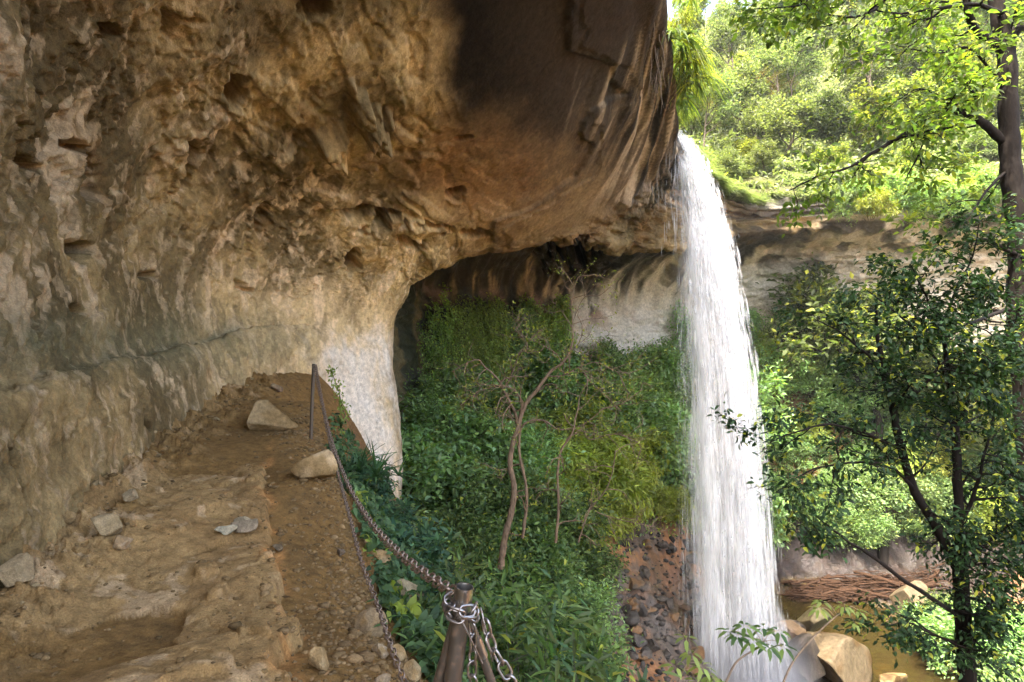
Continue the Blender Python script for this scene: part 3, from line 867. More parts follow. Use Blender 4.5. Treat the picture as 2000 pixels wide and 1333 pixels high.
fall = thing("waterfall", (5.5, 19.6, 7.2), "tall white waterfall dropping from the lip of the rock overhang into the amber pool", "waterfall")
FO = np.array((5.5, 19.6, 7.2))


def veil(seed, vlo, vhi, wlo, whi, side, alpha):
    nu, nt_ = 44, 150
    a = np.linspace(0, 1, nu)[:, None] * np.ones((1, nt_))
    t = np.linspace(0, 1, nt_)[None, :] ** .75 * T_END * np.ones((nu, 1))
    w = wlo + (whi - wlo) * a
    v0 = vlo + (vhi - vlo) * a
    p = fall_pos(w, v0, t, side * (a - .5) * 2)
    f = p.reshape(-1, 3)
    f = f + np.stack([fbm(f, 1.1, 3, seed, stretch=(1, 1, .35)), fbm(f, 1.1, 3, seed + 5, stretch=(1, 1, .35)), f[:, 0] * 0], -1) * .16
    ed = np.clip(np.minimum(a, 1 - a) / .3, 0, 1)
    al = alpha * ed * np.clip(t / .08 + .5, 0, 1)
    return f - FO, grid_faces(nu, nt_), al.ravel(), (a * 13 + seed).ravel(), (t * 7.0 + seed * 3.1).ravel()


vv_, ff_, aa_, ac_, fl_ = [], [], [], [], []
base = 0
for k, (vlo, vhi, wlo, whi, side, al) in enumerate([(.98, 2.2, .0, .8, .08, .95), (1.2, 2.15, .2, 1.0, .1, .95), (1.4, 2.4, .1, .9, .08, .9), (.8, 1.7, 0, .6, .08, .7), (1.5, 2.5, .3, 1.0, .1, .7), (.6, 1.3, 0, .5, .1, .35)]):
    p, f, al_, ac, fl = veil(111 + 9 * k, vlo, vhi, wlo, whi, side, al)
    vv_.append(p); ff_.append(f + base); aa_.append(al_); ac_.append(ac); fl_.append(fl); base += len(p)
tag(mesh_obj("veil", np.concatenate(vv_), np.concatenate(ff_), M_VEIL, fall, attrs={"alpha": np.concatenate(aa_), "across": np.concatenate(ac_), "flow": np.concatenate(fl_)}))

rs = np.random.default_rng(21)


def threads(n, core):
    t0 = rs.uniform(0, 1, n) ** .8 * T_END
    if core:
        v0 = np.clip(rs.normal(1.68, .4, n), .85, 2.55)
    else:
        v0 = rs.choice([0, 1], n, p=[.75, .25]); v0 = np.where(v0 == 0, 1.1 - .8 * rs.random(n) ** 1.8, rs.uniform(2.25, 2.65, n))
    w = rs.uniform(0, 1, n)
    side = rs.normal(0, .11 if core else .2, n)
    ln = rs.uniform(.02, .10, n) * (.5 + .6 * t0) if core else rs.uniform(.02, .09, n)
    wd = (rs.uniform(.012, .045, n) if core else rs.uniform(.003, .009, n)) * (.7 + .4 * t0)
    al = rs.uniform(.1, .5, n) * (1.2 - .6 * t0 / T_END) if core else rs.uniform(.08, .3, n)
    K = 5
    tt = np.clip(t0[:, None] + ln[:, None] * np.linspace(0, 1, K)[None], 0, T_END + .03)
    jit = np.stack([rs.normal(0, .05, n), rs.normal(0, .12, n), rs.normal(0, .1, n)], -1) * (.35 + t0[:, None])
    c = fall_pos(np.repeat(w[:, None], K, 1), np.repeat(v0[:, None], K, 1), tt, np.repeat(side[:, None], K, 1)) + jit[:, None]
    prof = np.array([.15, .8, 1.0, .75, .1])
    ang = rs.uniform(0, 2 * np.pi, n)
    V_ = []
    for s in range(3):
        a = ang + s * 2 * np.pi / 3
        off = np.stack([np.cos(a), np.sin(a), a * 0], -1)[:, None] * (wd[:, None] * prof[None])[..., None]
        V_.append(c + off)
    V_ = np.stack(V_, 2)                                   # n,K,3,3
    idx = np.arange(n * K * 3).reshape(n, K, 3)
    f = np.concatenate([np.stack([idx[:, :-1, s], idx[:, :-1, (s + 1) % 3], idx[:, 1:, (s + 1) % 3], idx[:, 1:, s]], -1).reshape(-1, 4) for s in range(3)])
    a_ = (al[:, None, None] * np.array([.0, .7, 1, .7, .0])[None, :, None] * np.ones((1, 1, 3))).reshape(-1)
    return V_.reshape(-1, 3) - FO, f, a_


p1, f1_, a1 = threads(9000, True)
mesh_obj("water_threads", p1, f1_, M_WATER, fall, attrs={"alpha": a1})
p2, f2_, a2 = threads(7000, False)
spray = mesh_obj("spray", p2, f2_, M_WATER, fall, attrs={"alpha": a2})

# thin trickles off the wet lip beside the fall, and one inside the recess
tr_g = Geo()
for k in range(60):
    u_ = rs.uniform(7.2, 8.4)
    s_ = loft(np.array([u_]), np.array([rs.uniform(7.0, 7.9)]))[0, 0] + np.array((.12, -.1, -.05))
    z0 = s_[2] - rs.uniform(0, 3.0)
    L_ = rs.uniform(.15, .7)
    tr_g.tube([(s_[0], s_[1], z0), (s_[0], s_[1], z0 - L_ / 2), (s_[0], s_[1], z0 - L_)], [.002, .006, .002], 4, cap=False)
trk = tr_g.build("dripping_water", M_WATER)
al = np.full(len(trk.data.vertices), .45, dtype=np.float32)
a = trk.data.attributes.new("alpha", 'FLOAT', 'POINT'); a.data.foreach_set("value", al)
tag(trk, kind="stuff")


# ------------------------------------------------------------------ rocks
M_STONE = rock_mat("loose_stone", bump=0.45, scale=2.0, spots=0.12)
M_WETSTONE = rock_mat("river_stone", bump=0.25, scale=0.8, spots=0.1, rough=0.42)
_ico = {}


def ico(n):
    if n not in _ico:
        bm = bmesh.new()
        bmesh.ops.create_icosphere(bm, subdivisions=n, radius=1)
        v = np.array([x.co[:] for x in bm.verts]); f = np.array([[y.index for y in x.verts] for x in bm.faces])
        bm.free()
        _ico[n] = (v, f)
    return _ico[n]


# drifting mist where the water strikes, and a thin drift along the column
def mist(loc, dims, dens):
    v, f = ico(3)
    o = mesh_obj("mist", v * np.asarray(dims), f, None)
    o.location = loc
    m, nt, b = new_mat("mist")
    nt.nodes.remove(b)
    L = nt.links.new
    tc = node(nt, "ShaderNodeTexCoord")
    mp = node(nt, "ShaderNodeMapping"); mp.inputs["Scale"].default_value = tuple(1 / x for x in dims)
    L(tc.outputs["Object"], mp.inputs[0])
    ln = node(nt, "ShaderNodeVectorMath", operation='LENGTH'); L(mp.outputs[0], ln.inputs[0])
    r = node(nt, "ShaderNodeMapRange", interpolation_type='SMOOTHSTEP'); r.inputs[1].default_value = .98; r.inputs[2].default_value = .1; L(ln.outputs["Value"], r.inputs[0])
    nz = node(nt, "ShaderNodeTexNoise", i_Scale=.9, i_Detail=3.0); L(tc.outputs["Object"], nz.inputs["Vector"])
    k = node(nt, "ShaderNodeMath", operation='MULTIPLY'); L(r.outputs[0], k.inputs[0]); L(nz.outputs[0], k.inputs[1])
    k2 = node(nt, "ShaderNodeMath", operation='MULTIPLY'); L(k.outputs[0], k2.inputs[0]); k2.inputs[1].default_value = dens
    pv_ = node(nt, "ShaderNodeVolumePrincipled"); pv_.inputs["Color"].default_value = (.97, .98, 1, 1); pv_.inputs["Anisotropy"].default_value = .2
    L(k2.outputs[0], pv_.inputs["Density"])
    L(pv_.outputs[0], nt.nodes["Material Output"].inputs["Volume"])
    o.data.materials.append(m)
    tag(o, kind="stuff")


mist((7.8, 18.4, -11.2), (2.3, 2.2, 3.0), 1.5)


def rock_geo(seed, dims, cuts=9, sub=4, lo=.28, hi=.72, nz=.05):
    r = np.random.default_rng(seed)
    v, f = ico(sub)
    v = v.copy()
    for _ in range(cuts):
        n = r.normal(size=3); n /= np.linalg.norm(n)
        d_ = r.uniform(lo, hi)
        ex = np.maximum(v @ n - d_, 0)
        v = v - n * ex[:, None] * .985
    v = v * (1 + nz * fbm(v + seed, 1.6, 3, seed % 50)[:, None] + nz * .35 * fbm(v + seed, 6, 3, seed % 50 + 3)[:, None])
    e = v.max(0) - v.min(0)
    v = (v - (v.max(0) + v.min(0)) / 2) / e * np.asarray(dims)
    return v, f


def stone(name, seed, loc, dims, col, label, cat, group=None, rot=(0, 0, 0), cuts=9, sub=4, mat=None, col2=None, sink=.12, **kw):
    col, col2 = np.asarray(col) * (.8, .76, .68) if max(col) > .305 else np.asarray(col), np.asarray(col2) * (.8, .76, .68) if max(col2) > .305 else np.asarray(col2)
    v, f = rock_geo(seed, dims, cuts, sub, **kw)
    R_ = np.array(Matrix.Rotation(rot[2], 3, 'Z') @ Matrix.Rotation(rot[1], 3, 'Y') @ Matrix.Rotation(rot[0], 3, 'X'))
    v = v @ R_.T
    v[:, 2] -= v[:, 2].min() + sink * (v[:, 2].max() - v[:, 2].min())
    c = np.broadcast_to(np.asarray(col), (len(v), 3))
    if col2 is not None:
        c = mix(c, np.asarray(col2), sstep(-.1, .35, fbm(v + seed, 2.2 / max(dims), 4, seed % 40)))
    c = np.clip(c * (1 + .18 * fbm(v + seed, 8 / max(dims), 3, 7))[:, None], .01, .9)
    o = mesh_obj(name, v, f, mat or M_STONE, colors=c, smooth=False)
    o.location = loc
    return tag(o, label, cat, group)


def path_px(px_, py_):
    dr = Vector(((px_ - 1000) / F, 1, (666.5 - py_) / F)).normalized()
    h_ = PATH_BVH.ray_cast(Vector((0, 0, 0)), dr)[0]
    if h_ is None:
        h_ = ter_hit(px_, py_)
    return h_


dirtc, ochre, buff = (.18, .115, .05), (.26, .17, .075), (.30, .215, .11)
PS = [  # px, py of the foot, width px, depth ratio, height px, rotation, seed, colours, label
    (527, 843, 96, .8, 62, (.12, .16, .4), 301, ochre, buff, "big flat buff slab tilted on the dirt path beside the thin post", 8),
    (606, 938, 92, .75, 58, (.0, -.1, .2), 302, ochre, (.5, .37, .22), "pointed tan boulder on the path edge by the hanging chain", 6),
    (437, 1047, 36, .8, 20, (0, .1, .1), 303, (.36, .34, .26), (.5, .45, .34), "pale grey flat stone lying beside two brown stones on the path", 7),
    (472, 1050, 48, .7, 26, (.1, .1, .5), 304, (.22, .17, .11), (.3, .23, .15), "brown wedge stone leaning against a pale stone on the path", 7),
    (471, 1026, 36, .6, 14, (0, .0, .1), 305, (.33, .28, .2), (.4, .33, .22), "small grey brown sliver stone behind the brown wedge stone", 7),
    (622, 1312, 46, .9, 42, (.1, .2, .6), 306, ochre, buff, "angular tan stone on the dirt at the front of the path", 8),
    (790, 1190, 70, .8, 66, (.2, .3, .3), 307, (.33, .28, .18), (.2, .17, .11), "mossy grey slab half buried among leaves on the slope by the chain", 8),
    (738, 1110, 46, .8, 28, (.1, .2, .1), 308, ochre, buff, "flat tan stone in the slope beneath the lower chain", 8),
    (716, 1068, 24, .8, 18, (.1, .2, .8), 309, ochre, buff, "small tan stone between the two chains", 8),
    (665, 1088, 16, .9, 16, (.2, .1, .3), 310, (.1, .07, .045), (.15, .11, .07), "small dark brown clod on the path dirt", 8),
    (720, 1240, 64, .8, 44, (.2, -.2, .4), 311, (.25, .18, .1), ochre, "brown angular stone at the crumbling path edge", 8),
    (775, 1300, 44, .8, 40, (.1, .3, .8), 312, ochre, buff, "upright buff stone at the slope foot under the chain", 8),
    (806, 1330, 46, .8, 40, (.3, .2, .8), 313, buff, ochre, "rounded buff stone under leaves beside the leaning post leg", 8),
    (742, 1285, 36, .8, 24, (.0, .2, .2), 314, (.28, .21, .13), ochre, "dull brown stone wedged under the lower chain", 8),
    (745, 1340, 34, .8, 24, (.0, .2, .2), 315, (.28, .21, .13), buff, "brown pebble stone lowest along the chain", 8),
    (20, 1150, 60, .9, 58, (.2, .1, .3), 316, (.24, .175, .095), (.30, .22, .12), "grey broken stone at the foot of the rock wall", 9),
    (200, 1050, 54, .9, 46, (.1, .1, .2), 319, (.26, .19, .10), (.30, .225, .125), "knobbly pale stone half set in the wall foot", 9),
    (235, 1075, 40, .9, 24, (.1, .1, .9), 320, (.36, .25, .14), (.3, .22, .13), "rust tinted stone below the knobbly wall stone", 9),
    (250, 985, 30, .9, 22, (.1, .1, .9), 321, (.34, .27, .17), (.4, .31, .2), "small round stone at the base of the wall", 9),
    (540, 1080, 22, .7, 20, (.4, .5, .3), 322, (.12, .09, .055), (.2, .15, .09), "dark stone stuck in the orange step of the path", 8),
    (538, 765, 24, .8, 14, (.1, .2, .3), 323, (.16, .11, .07), (.25, .18, .1), "small dark rock on the dirt bank near the wall's far end", 8),
]
for (x, y, wpx, dr_, hpx, rot, sd, ca, cb_, lab, cuts) in PS:
    h_ = path_px(x, y)
    sc_ = h_.y / F
    stone("stone" if wpx < 60 else "boulder", sd, (h_.x, h_.y + wpx * sc_ * dr_ * .3, path_z(h_.x, h_.y + wpx * sc_ * dr_ * .3)), (wpx * sc_, wpx * sc_ * dr_, hpx * sc_ * 1.05), ca, lab, "stone" if wpx < 60 else "rock", None, rot, cuts, 4, None, cb_)

# gravel and crumbs of rock over the dirt
g = Geo()
rg = np.random.default_rng(5)
v0, f0 = ico(1)
for k in range(8500):
    Yp = 1.7 * (9.5 / 1.7) ** rg.uniform(0, 1) if rg.random() < .8 else rg.uniform(2, 12)
    ex = float(edge_x(Yp))
    if rg.random() < .55:
        xx = ex - abs(rg.normal(.1, .33))
    elif rg.random() < .75:
        xx = ex - np.interp(Yp, [0, 3, 6, 8, 11], [3.2, 2.7, 2.5, 2.1, 1.6]) + rg.normal(0, .38)
    else:
        xx = ex - rg.uniform(-.4, 2.5)
    s = rg.lognormal(-5.15, .6) * (1.0 + .12 * Yp)
    s = min(s, .045)
    vv0 = v0 * rg.uniform(.6, 1.25, size=(len(v0), 3)) * np.array((1.2, 1, .65)) * s
    z_ = path_z(xx, Yp)
    col = np.array((.19, .122, .055)) * rg.uniform(.6, 1.35) + np.array((.02, .015, .01)) * rg.uniform(-1, 1)
    g.add(vv0 + np.array((xx, Yp, z_ + s * .15)), f0, np.clip(col, .015, .7))
gr = g.build("gravel", M_STONE, smooth=False)
tag(gr, kind="stuff")

# dry leaves and twigs fallen on the path
g = Geo()
for k in range(230):
    Yp = 1.9 * (9 / 1.9) ** rg.random(); xx = float(edge_x(Yp)) - abs(rg.normal(.05, .5)) + .1
    z_ = path_z(xx, Yp) + .012; a_ = rg.uniform(0, 6.28); l_ = rg.uniform(.02, .06)
    dv = np.array((math.cos(a_), math.sin(a_), rg.normal(0, .15))) * l_; sd = np.array((-math.sin(a_), math.cos(a_), rg.normal(0, .3))) * l_ * rg.uniform(.08, .3)
    p = np.array((xx, Yp, z_))
    g.add(np.stack([p, p + dv * .45 + sd, p + dv + np.array((0, 0, .006)), p + dv * .45 - sd]), np.array([[0, 1, 2], [0, 2, 3]]), np.array((.17, .10, .045)) * rg.uniform(.4, 1.6))
tag(g.build("leaf_litter", M_STONE, smooth=False), kind="stuff")

# broken rock along the foot of the wall
g = Geo()
for k in range(300):
    Yp = rg.uniform(2.2, 11.5)
    xx = float(edge_x(Yp)) - np.interp(Yp, [0, 3, 6, 8, 11], [3.0, 2.55, 2.45, 2.15, 1.6]) + rg.normal(0, .22)
    v, f = rock_geo(700 + k, np.array((1, rg.uniform(.6, 1), rg.uniform(.4, .8))) * min(rg.lognormal(-3.0, .5), .18), 8, 2)
    a_ = rg.uniform(0, 6.28); v = v @ np.array([[math.cos(a_), math.sin(a_), 0], [-math.sin(a_), math.cos(a_), 0], [0, 0, 1]])
    g.add(v + np.array((xx, Yp, path_z(xx, Yp) - .005)), f, np.array((.25, .18, .09)) * rg.uniform(.55, 1.4))
tag(g.build("rubble", M_STONE, smooth=False), kind="stuff")

# boulders round the pool and on the red slope
sandst, darkwet, amber = (.10, .075, .044), (.028, .024, .02), (.085, .052, .023)
BS = [
    (1630, 1350, 138, .8, 100, 20.0, (.0, .25, .5), 401, sandst, amber, "big sunlit buff boulder at the pool edge beside the waterfall", 7, 0),
    (1568, 1340, 78, .8, 105, 19.6, (.1, -.2, .2), 402, darkwet, (.07, .056, .042), "dark wet boulder standing close against the falling water", 7, 1),
    (1586, 1222, 58, .9, 62, 21.8, (.2, .35, .3), 433, (.11, .095, .05), (.15, .12, .07), "tall leaning brown slab at the back of the pool edge", 6, 1),
    (1556, 1210, 44, .9, 30, 21.8, (.0, .2, .8), 404, darkwet, (.2, .17, .13), "low black wet rock behind the leaning slab", 8, 1),
    (1545, 1275, 56, .9, 60, 20.6, (.2, .2, .8), 405, (.12, .08, .045), amber, "brown rock wedged between the waterfall and the leaning slab", 8, 1),
    (1778, 1200, 76, .9, 62, 24.4, (.1, .1, .3), 406, (.15, .11, .065), (.10, .08, .05), "rounded buff boulder at the pool's far shore by the driftwood", 7, 0),
    (1835, 1292, 100, .8, 52, 21.3, (.0, .1, .1), 407, amber, sandst, "low orange boulder in the shallows on the pool's right shore", 7, 0),
    (1870, 1310, 80, .8, 40, 20.6, (.0, .1, .9), 408, sandst, (.11, .08, .045), "pale flat rock behind the dark trunk on the shore", 7, 0),
    (1845, 1232, 80, .9, 40, 23.2, (.0, .1, .9), 409, (.10, .085, .06), (.15, .12, .075), "grey brown rock under the dark branches by the pool", 7, 0),
    (1720, 1262, 56, .9, 10, 21.2, (.0, .0, .2), 410, amber, (.3, .2, .09), "sunken flat rock showing through the shallow amber water", 7, 1),
    (1740, 1292, 70, .9, 10, 20.4, (.0, .0, .9), 411, amber, (.26, .18, .08), "larger sunken rock in the middle of the pool", 7, 1),
    (1745, 1330, 50, .9, 16, 19.3, (.0, .0, .9), 412, amber, (.26, .18, .08), "orange rock just breaking the water in front", 7, 1),
    (1500, 1215, 60, .9, 26, 21.5, (.0, .2, .9), 413, (.3, .25, .2), darkwet, "wet ledge rock seen through the foot of the waterfall", 7, 1),
    (1915, 1330, 70, .9, 40, 19.6, (.0, .2, .9), 414, (.16, .135, .10), (.11, .09, .06), "pale rock on the shore beneath the hanging leaves", 7, 0),
]
SL = "dark wet rocks on the red slope under the fall"
for k in range(46):
    x = rg.uniform(1215, 1395); y = rg.uniform(1060, 1330)
    if x < 1200 + (y - 1060) * .1: continue
    BS.append((x, y, rg.uniform(12, 40), .9, rg.uniform(9, 24), None, (rg.uniform(-.3, .3), rg.uniform(-.3, .3), rg.uniform(0, 3)), 500 + k, (.05, .043, .036) if k % 3 else (.15, .085, .04), (.085, .07, .055), "dark wet angular rock lying on the red slope left of the waterfall", 8, 1))
for (x, y, wpx, dr_, hpx, Yd, rot, sd, ca, cb_, lab, cuts, wetf) in BS:
    if Yd is None:
        h_ = ter_hit(x, y)
        if h_ is None: continue
        X_, Y_, Z_ = h_
        grp = SL
    else:
        X_, Y_ = (x - 1000) / F * Yd, Yd
        Z_ = ter_z(X_, Y_); grp = None
        zf = (666.5 - y) / F * Yd
        Z_ = max(min(zf, POOL_Z + .5), POOL_Z - .35) if X_ > 9 else zf
        if hpx <= 10: Z_ = POOL_Z - hpx * Yd / F - .02
    sc_ = Y_ / F
    stone("boulder" if wpx > 45 else "rock", sd, (X_, Y_, Z_), (wpx * sc_, wpx * sc_ * dr_, hpx * sc_ * 1.15), ca, lab, "boulder" if wpx > 45 else "rock", grp, rot, cuts, 4 if wpx > 45 else 3, M_WETSTONE, cb_, lo=.26, hi=.66, nz=.05)

# pebbles on the shelf beside the fall
g = Geo()
for k in range(900):
    h_ = ter_hit(rg.uniform(1200, 1400), rg.uniform(1040, 1333)) if k < 600 else ter_hit(rg.uniform(1530, 1580), rg.uniform(1150, 1230))
    if h_ is None: continue
    s = rg.lognormal(-2.9, .5)
    g.add(v0 * rg.uniform(.6, 1.2, size=(len(v0), 3)) * np.array((1.2, 1, .7)) * min(s, .2) + np.array(h_), f0, np.array((.04, .034, .028)) * rg.uniform(.5, 2.0))
pb = g.build("rubble", M_WETSTONE, smooth=False)
tag(pb, kind="stuff")

# driftwood raft at the back of the pool
M_DRIFT = bark_mat("driftwood", (.034, .018, .010), .8)
rd = np.random.default_rng(9)
g = Geo()


def drift_stick(gg, big):
    x = rd.uniform(1545, 1840); Yd = rd.uniform(25.5, 27.3)
    X_, Z_ = (x - 1000) / F * Yd, max(POOL_Z, float(ground((x - 1000) / F * Yd, Yd))) + rd.uniform(.05, .4)
    a = rd.normal(.1, .55) + (np.pi if rd.random() < .5 else 0); L_ = rd.uniform(1.2, 3.4) if big else rd.uniform(.4, 1.6)
    dv = np.array((math.cos(a), math.sin(a) * .5, rd.normal(0, .07)))
    r_ = rd.uniform(.035, .10) if big else rd.uniform(.012, .03)
    p = np.array((X_, Yd, Z_))
    pts = [p - dv * L_ / 2, p + rd.normal(0, .05, 3) - dv * L_ * .15, p + rd.normal(0, .06, 3) + dv * L_ * .2, p + dv * L_ / 2]
    gg.tube([q_ - np.asarray(p) for q_ in pts] if big else pts, [r_, r_ * .95, r_ * .8, r_ * .5], 6)
    return p


for k in range(34):
    gg = Geo(); p = drift_stick(gg, True)
    o = gg.build("driftwood_stick", M_DRIFT, color=False); o.location = p
    tag(o, "bare reddish brown driftwood stick in the raft of sticks behind the pool", "stick", "driftwood sticks washed up behind the pool")
for k in range(420):
    drift_stick(g, False)
tw = g.build("driftwood_twigs", M_DRIFT, color=False)
tag(tw, kind="stuff")

# ------------------------------------------------------------------ posts and chains
M_STEEL = metal_mat("brushed_steel", (.26, .245, .225), .34, .2)
M_DULL = metal_mat("weathered_steel", (.12, .10, .08), .5, .35, .8)
M_CHAIN = metal_mat("rusty_chain", (.22, .17, .135), .38, .5, .9)
M_RING = metal_mat("chain_steel", (.27, .25, .235), .34, .38)


def link_geo(length=.052, width=.03, wire=.0042, n=22, sides=7):
    th = np.linspace(0, 2 * np.pi, n, endpoint=False)
    r = width / 2
    x = r * np.cos(th); y = r * np.sin(th)
    y = y + np.sign(np.sin(th)) * (length / 2 - r) * (np.abs(np.sin(th)) > 1e-6)
    c = np.stack([x, y, x * 0], -1)
    t = np.roll(c, -1, 0) - np.roll(c, 1, 0); t /= np.linalg.norm(t, axis=1, keepdims=True)
    nrm = np.cross(t, np.array((0, 0, 1.0)))
    ph = np.linspace(0, 2 * np.pi, sides, endpoint=False)
    v = c[:, None] + wire * (np.cos(ph)[None, :, None] * nrm[:, None] + np.sin(ph)[None, :, None] * np.array((0, 0, 1.0)))
    idx = np.arange(n * sides).reshape(n, sides)
    nx = np.roll(idx, -1, 0)
    f = np.stack([idx, np.roll(idx, -1, 1), np.roll(nx, -1, 1), nx], -1).reshape(-1, 4)
    return v.reshape(-1, 3), f


LV, LF = link_geo()


def chain(path_pts, mat, label, group, scale=1.0, keep=100, roll0=0.0, pitch=.0425):
    p = smooth_path(path_pts, 600)
    s = np.concatenate([[0], np.cumsum(np.linalg.norm(np.diff(p, axis=0), axis=1))])
    n = int(s[-1] / (pitch * scale))
    at_ = np.linspace(0, s[-1], n + 1)
    c = np.stack([np.interp(at_, s, p[:, k]) for k in range(3)], -1)
    mid = (c[1:] + c[:-1]) / 2
    dv = c[1:] - c[:-1]
    root = thing("chain", tuple(mid[0]), label, "chain", group)
    me = bpy.data.meshes.new("link")
    me.from_pydata((LV * scale).tolist(), [], LF.tolist()); me.polygons.foreach_set("use_smooth", np.ones(len(LF), dtype=bool)); me.materials.append(mat)
    order = np.argsort(np.linalg.norm(mid, axis=1))
    kept = set(order[:keep].tolist())
    rest = Geo()
    for i in range(n):
        y = Vector(dv[i]).normalized()
        up = Vector((0, 0, 1)) if abs(y.z) < .95 else Vector((1, 0, 0))
        x = y.cross(up).normalized(); z = x.cross(y)
        a = (math.pi / 2) * (i % 2) + math.pi / 4 + roll0 + .25 * math.sin(i * 1.7)
        x2 = x * math.cos(a) + z * math.sin(a)
        z2 = x2.cross(y)
        M_ = Matrix((x2, y, z2)).transposed().to_4x4()
        if i in kept:
            o = bpy.data.objects.new("link", me); COL.objects.link(o); o.parent = root
            M_.translation = Vector(mid[i] - mid[0])
            o.matrix_local = M_
        else:
            v = (LV * scale) @ np.array(M_.to_3x3()).T + (mid[i] - mid[0])
            rest.add(v, LF)
    if rest.n:
        o = rest.build("link", mat, root, color=False); o["kind"] = "stuff"
    return root


post_top = P(907, 1146, 1.63)
post_dir = P(884, 1333, 1.63) - post_top
post_dir /= np.linalg.norm(post_dir)
near_base = post_top + post_dir * 1.06
pr = thing("fence_post", tuple(near_base), "thick open steel tube post wrapped with chain at the front of the path", "post")
bb = near_base
g = Geo()
# open tube: outer wall, rim, inner wall
ring_o = .0258; ring_i = .0228
g.tube([p - bb for p in (near_base - np.array((0, 0, .2)), (near_base + post_top) / 2, post_top)], [ring_o] * 3, 28, cap=False)
g.build("tube", M_DULL, pr, color=False)
g = Geo()
sl0 = post_top + post_dir * .075
g.tube([p - bb for p in (sl0, post_top)], [ring_o + .0012] * 2, 28, cap=False)
g.tube([p - bb for p in (post_top, post_top + post_dir * .004, post_top + post_dir * .25)], [ring_i + .001, ring_i, ring_i], 28, cap=False)
th = np.linspace(0, 2 * np.pi, 28, endpoint=False)
ex = np.cross(post_dir, np.array((0, 1.0, 0))); ex /= np.linalg.norm(ex); ey = np.cross(ex, post_dir)
ro = np.stack([post_top - bb + (ring_o + .0012) * (math.cos(a) * ex + math.sin(a) * ey) for a in th]); ri = np.stack([post_top - bb + (ring_i) * (math.cos(a) * ex + math.sin(a) * ey) for a in th])
g.add(np.concatenate([ro, ri]), np.stack([np.arange(28), np.roll(np.arange(28), -1), np.roll(np.arange(28), -1) + 28, np.arange(28) + 28], -1))
g.build("collar", M_STEEL, pr, color=False)
# leaning legs
a0 = post_top + post_dir * .105 + np.array((-.012, .01, 0))
g = Geo(); e0 = a0 + (P(851, 1333, 1.66) - P(884, 1218, 1.645)) / .1725 * 1.0
g.tube([p - bb for p in (a0, a0 * .5 + e0 * .5, e0)], [.0165] * 3, 18); g.build("brace", M_DULL, pr, color=False)
a1 = post_top + post_dir * .10 + np.array((.022, .02, 0))
g = Geo(); dv1 = (P(968, 1333, 1.66) - P(925, 1215, 1.65)); e1 = a1 + dv1 / np.linalg.norm(dv1) * 1.0
g.tube([p - bb for p in (a1, a1 * .5 + e1 * .5, e1)], [.0125] * 3, 16); br2 = g.build("brace", M_DULL, pr, color=False)
g = Geo(); d1 = dv1 / np.linalg.norm(dv1)
g.tube([p - bb for p in (a1 + d1 * .065, a1 + d1 * .125)], [.0165] * 2, 18)
g.build("sleeve", M_STEEL, br2, color=False)
# thin bent rod looped round the post and pulled down to the sleeve
q1 = P(896, 1200, 1.585); q2 = P(942, 1296, 1.60); q3 = P(942, 1200, 1.60); q4 = P(962, 1292, 1.61)
g = Geo()
g.tube([p - bb for p in (q2, (q1 + q2) / 2, q1, q1 + np.array((.004, .012, .01)))], [.0027] * 4, 8)
g.tube([p - bb for p in (q4, (q3 + q4) / 2, q3, q3 + np.array((-.006, .02, .008)))], [.0027] * 4, 8)
g.build("tie_rod", M_RING, pr, color=False)

far_top, far_base = P(613, 711, 7.75), P(606, 862, 7.75)
pf = thing("fence_post", tuple(far_base), "thin dark steel post standing far along the path where the chains meet", "post")
g = Geo(); g.tube([far_base - np.array((0, 0, .3)) - far_base, (far_top - far_base) / 2, far_top - far_base], [.024] * 3, 14)
g.build("pole", M_DULL, pf, color=False)
g = Geo(); hk = far_top - far_base + np.array((.02, -.02, -.05))
g.tube([hk + .03 * np.array((math.cos(a), 0, math.sin(a))) for a in np.linspace(0, 2 * np.pi, 12)], [.006] * 12, 6)
g.build("ring", M_CHAIN, pf, color=False)

s_ = np.linspace(0, 1, 24)
A_, B_ = post_top + post_dir * .02 + np.array((-.03, .01, 0)), far_top + np.array((.03, 0, -.02))
cat_ = A_ + (B_ - A_) * s_[:, None]; cat_[:, 2] -= 4 * .5 * s_ * (1 - s_)
chain(cat_, M_CHAIN, "upper rusty chain sagging from the chain wrapped post to the far thin post", "path chains", 1.0)
lowc = [(614, 722, 7.73), (629, 792, 7.25), (641, 852, 6.8), (652, 895, 6.3), (661, 929, 5.85), (682, 1006, 4.75), (705, 1094, 3.9), (737, 1181, 3.35), (766, 1269, 2.85), (790, 1333, 2.62), (830, 1425, 2.3), (862, 1530, 2.02)]
lp = [P(*q_) for q_ in lowc]
for q_ in lp[4:]:
    q_[2] = max(q_[2], path_z(q_[0], q_[1]) + .03)
chain(lp, M_CHAIN, "lower rusty chain drooping down to the leaves along the path edge", "path chains", 1.0)
# the chain wound round the near post
hel = []
for a in np.linspace(-.3, 2 * np.pi * 2.05, 40):
    k = a / (2 * np.pi)
    hel.append(post_top + post_dir * (.045 + .022 * k) + .041 * (1 + .12 * math.sin(a * 1.3)) * (math.cos(a + 2.6) * ex + math.sin(a + 2.6) * ey))
chain(hel, M_RING, "bright steel chain wound twice round the top of the thick post", "post chains", 1.0, pitch=.036)
dang = [P(948, 1212, 1.6), P(955, 1248, 1.6), P(975, 1290, 1.6), P(995, 1325, 1.6), P(1022, 1390, 1.62), P(1060, 1520, 1.7)]
chain(dang, M_RING, "steel chain running down from the thick post over the slope", "post chains", 1.0)
dang2 = [P(921, 1216, 1.615), P(925, 1260, 1.62), P(921, 1310, 1.625), P(928, 1345, 1.63)]
chain(dang2, M_RING, "short steel chain tail hanging beside the thick post", "post chains", .9)

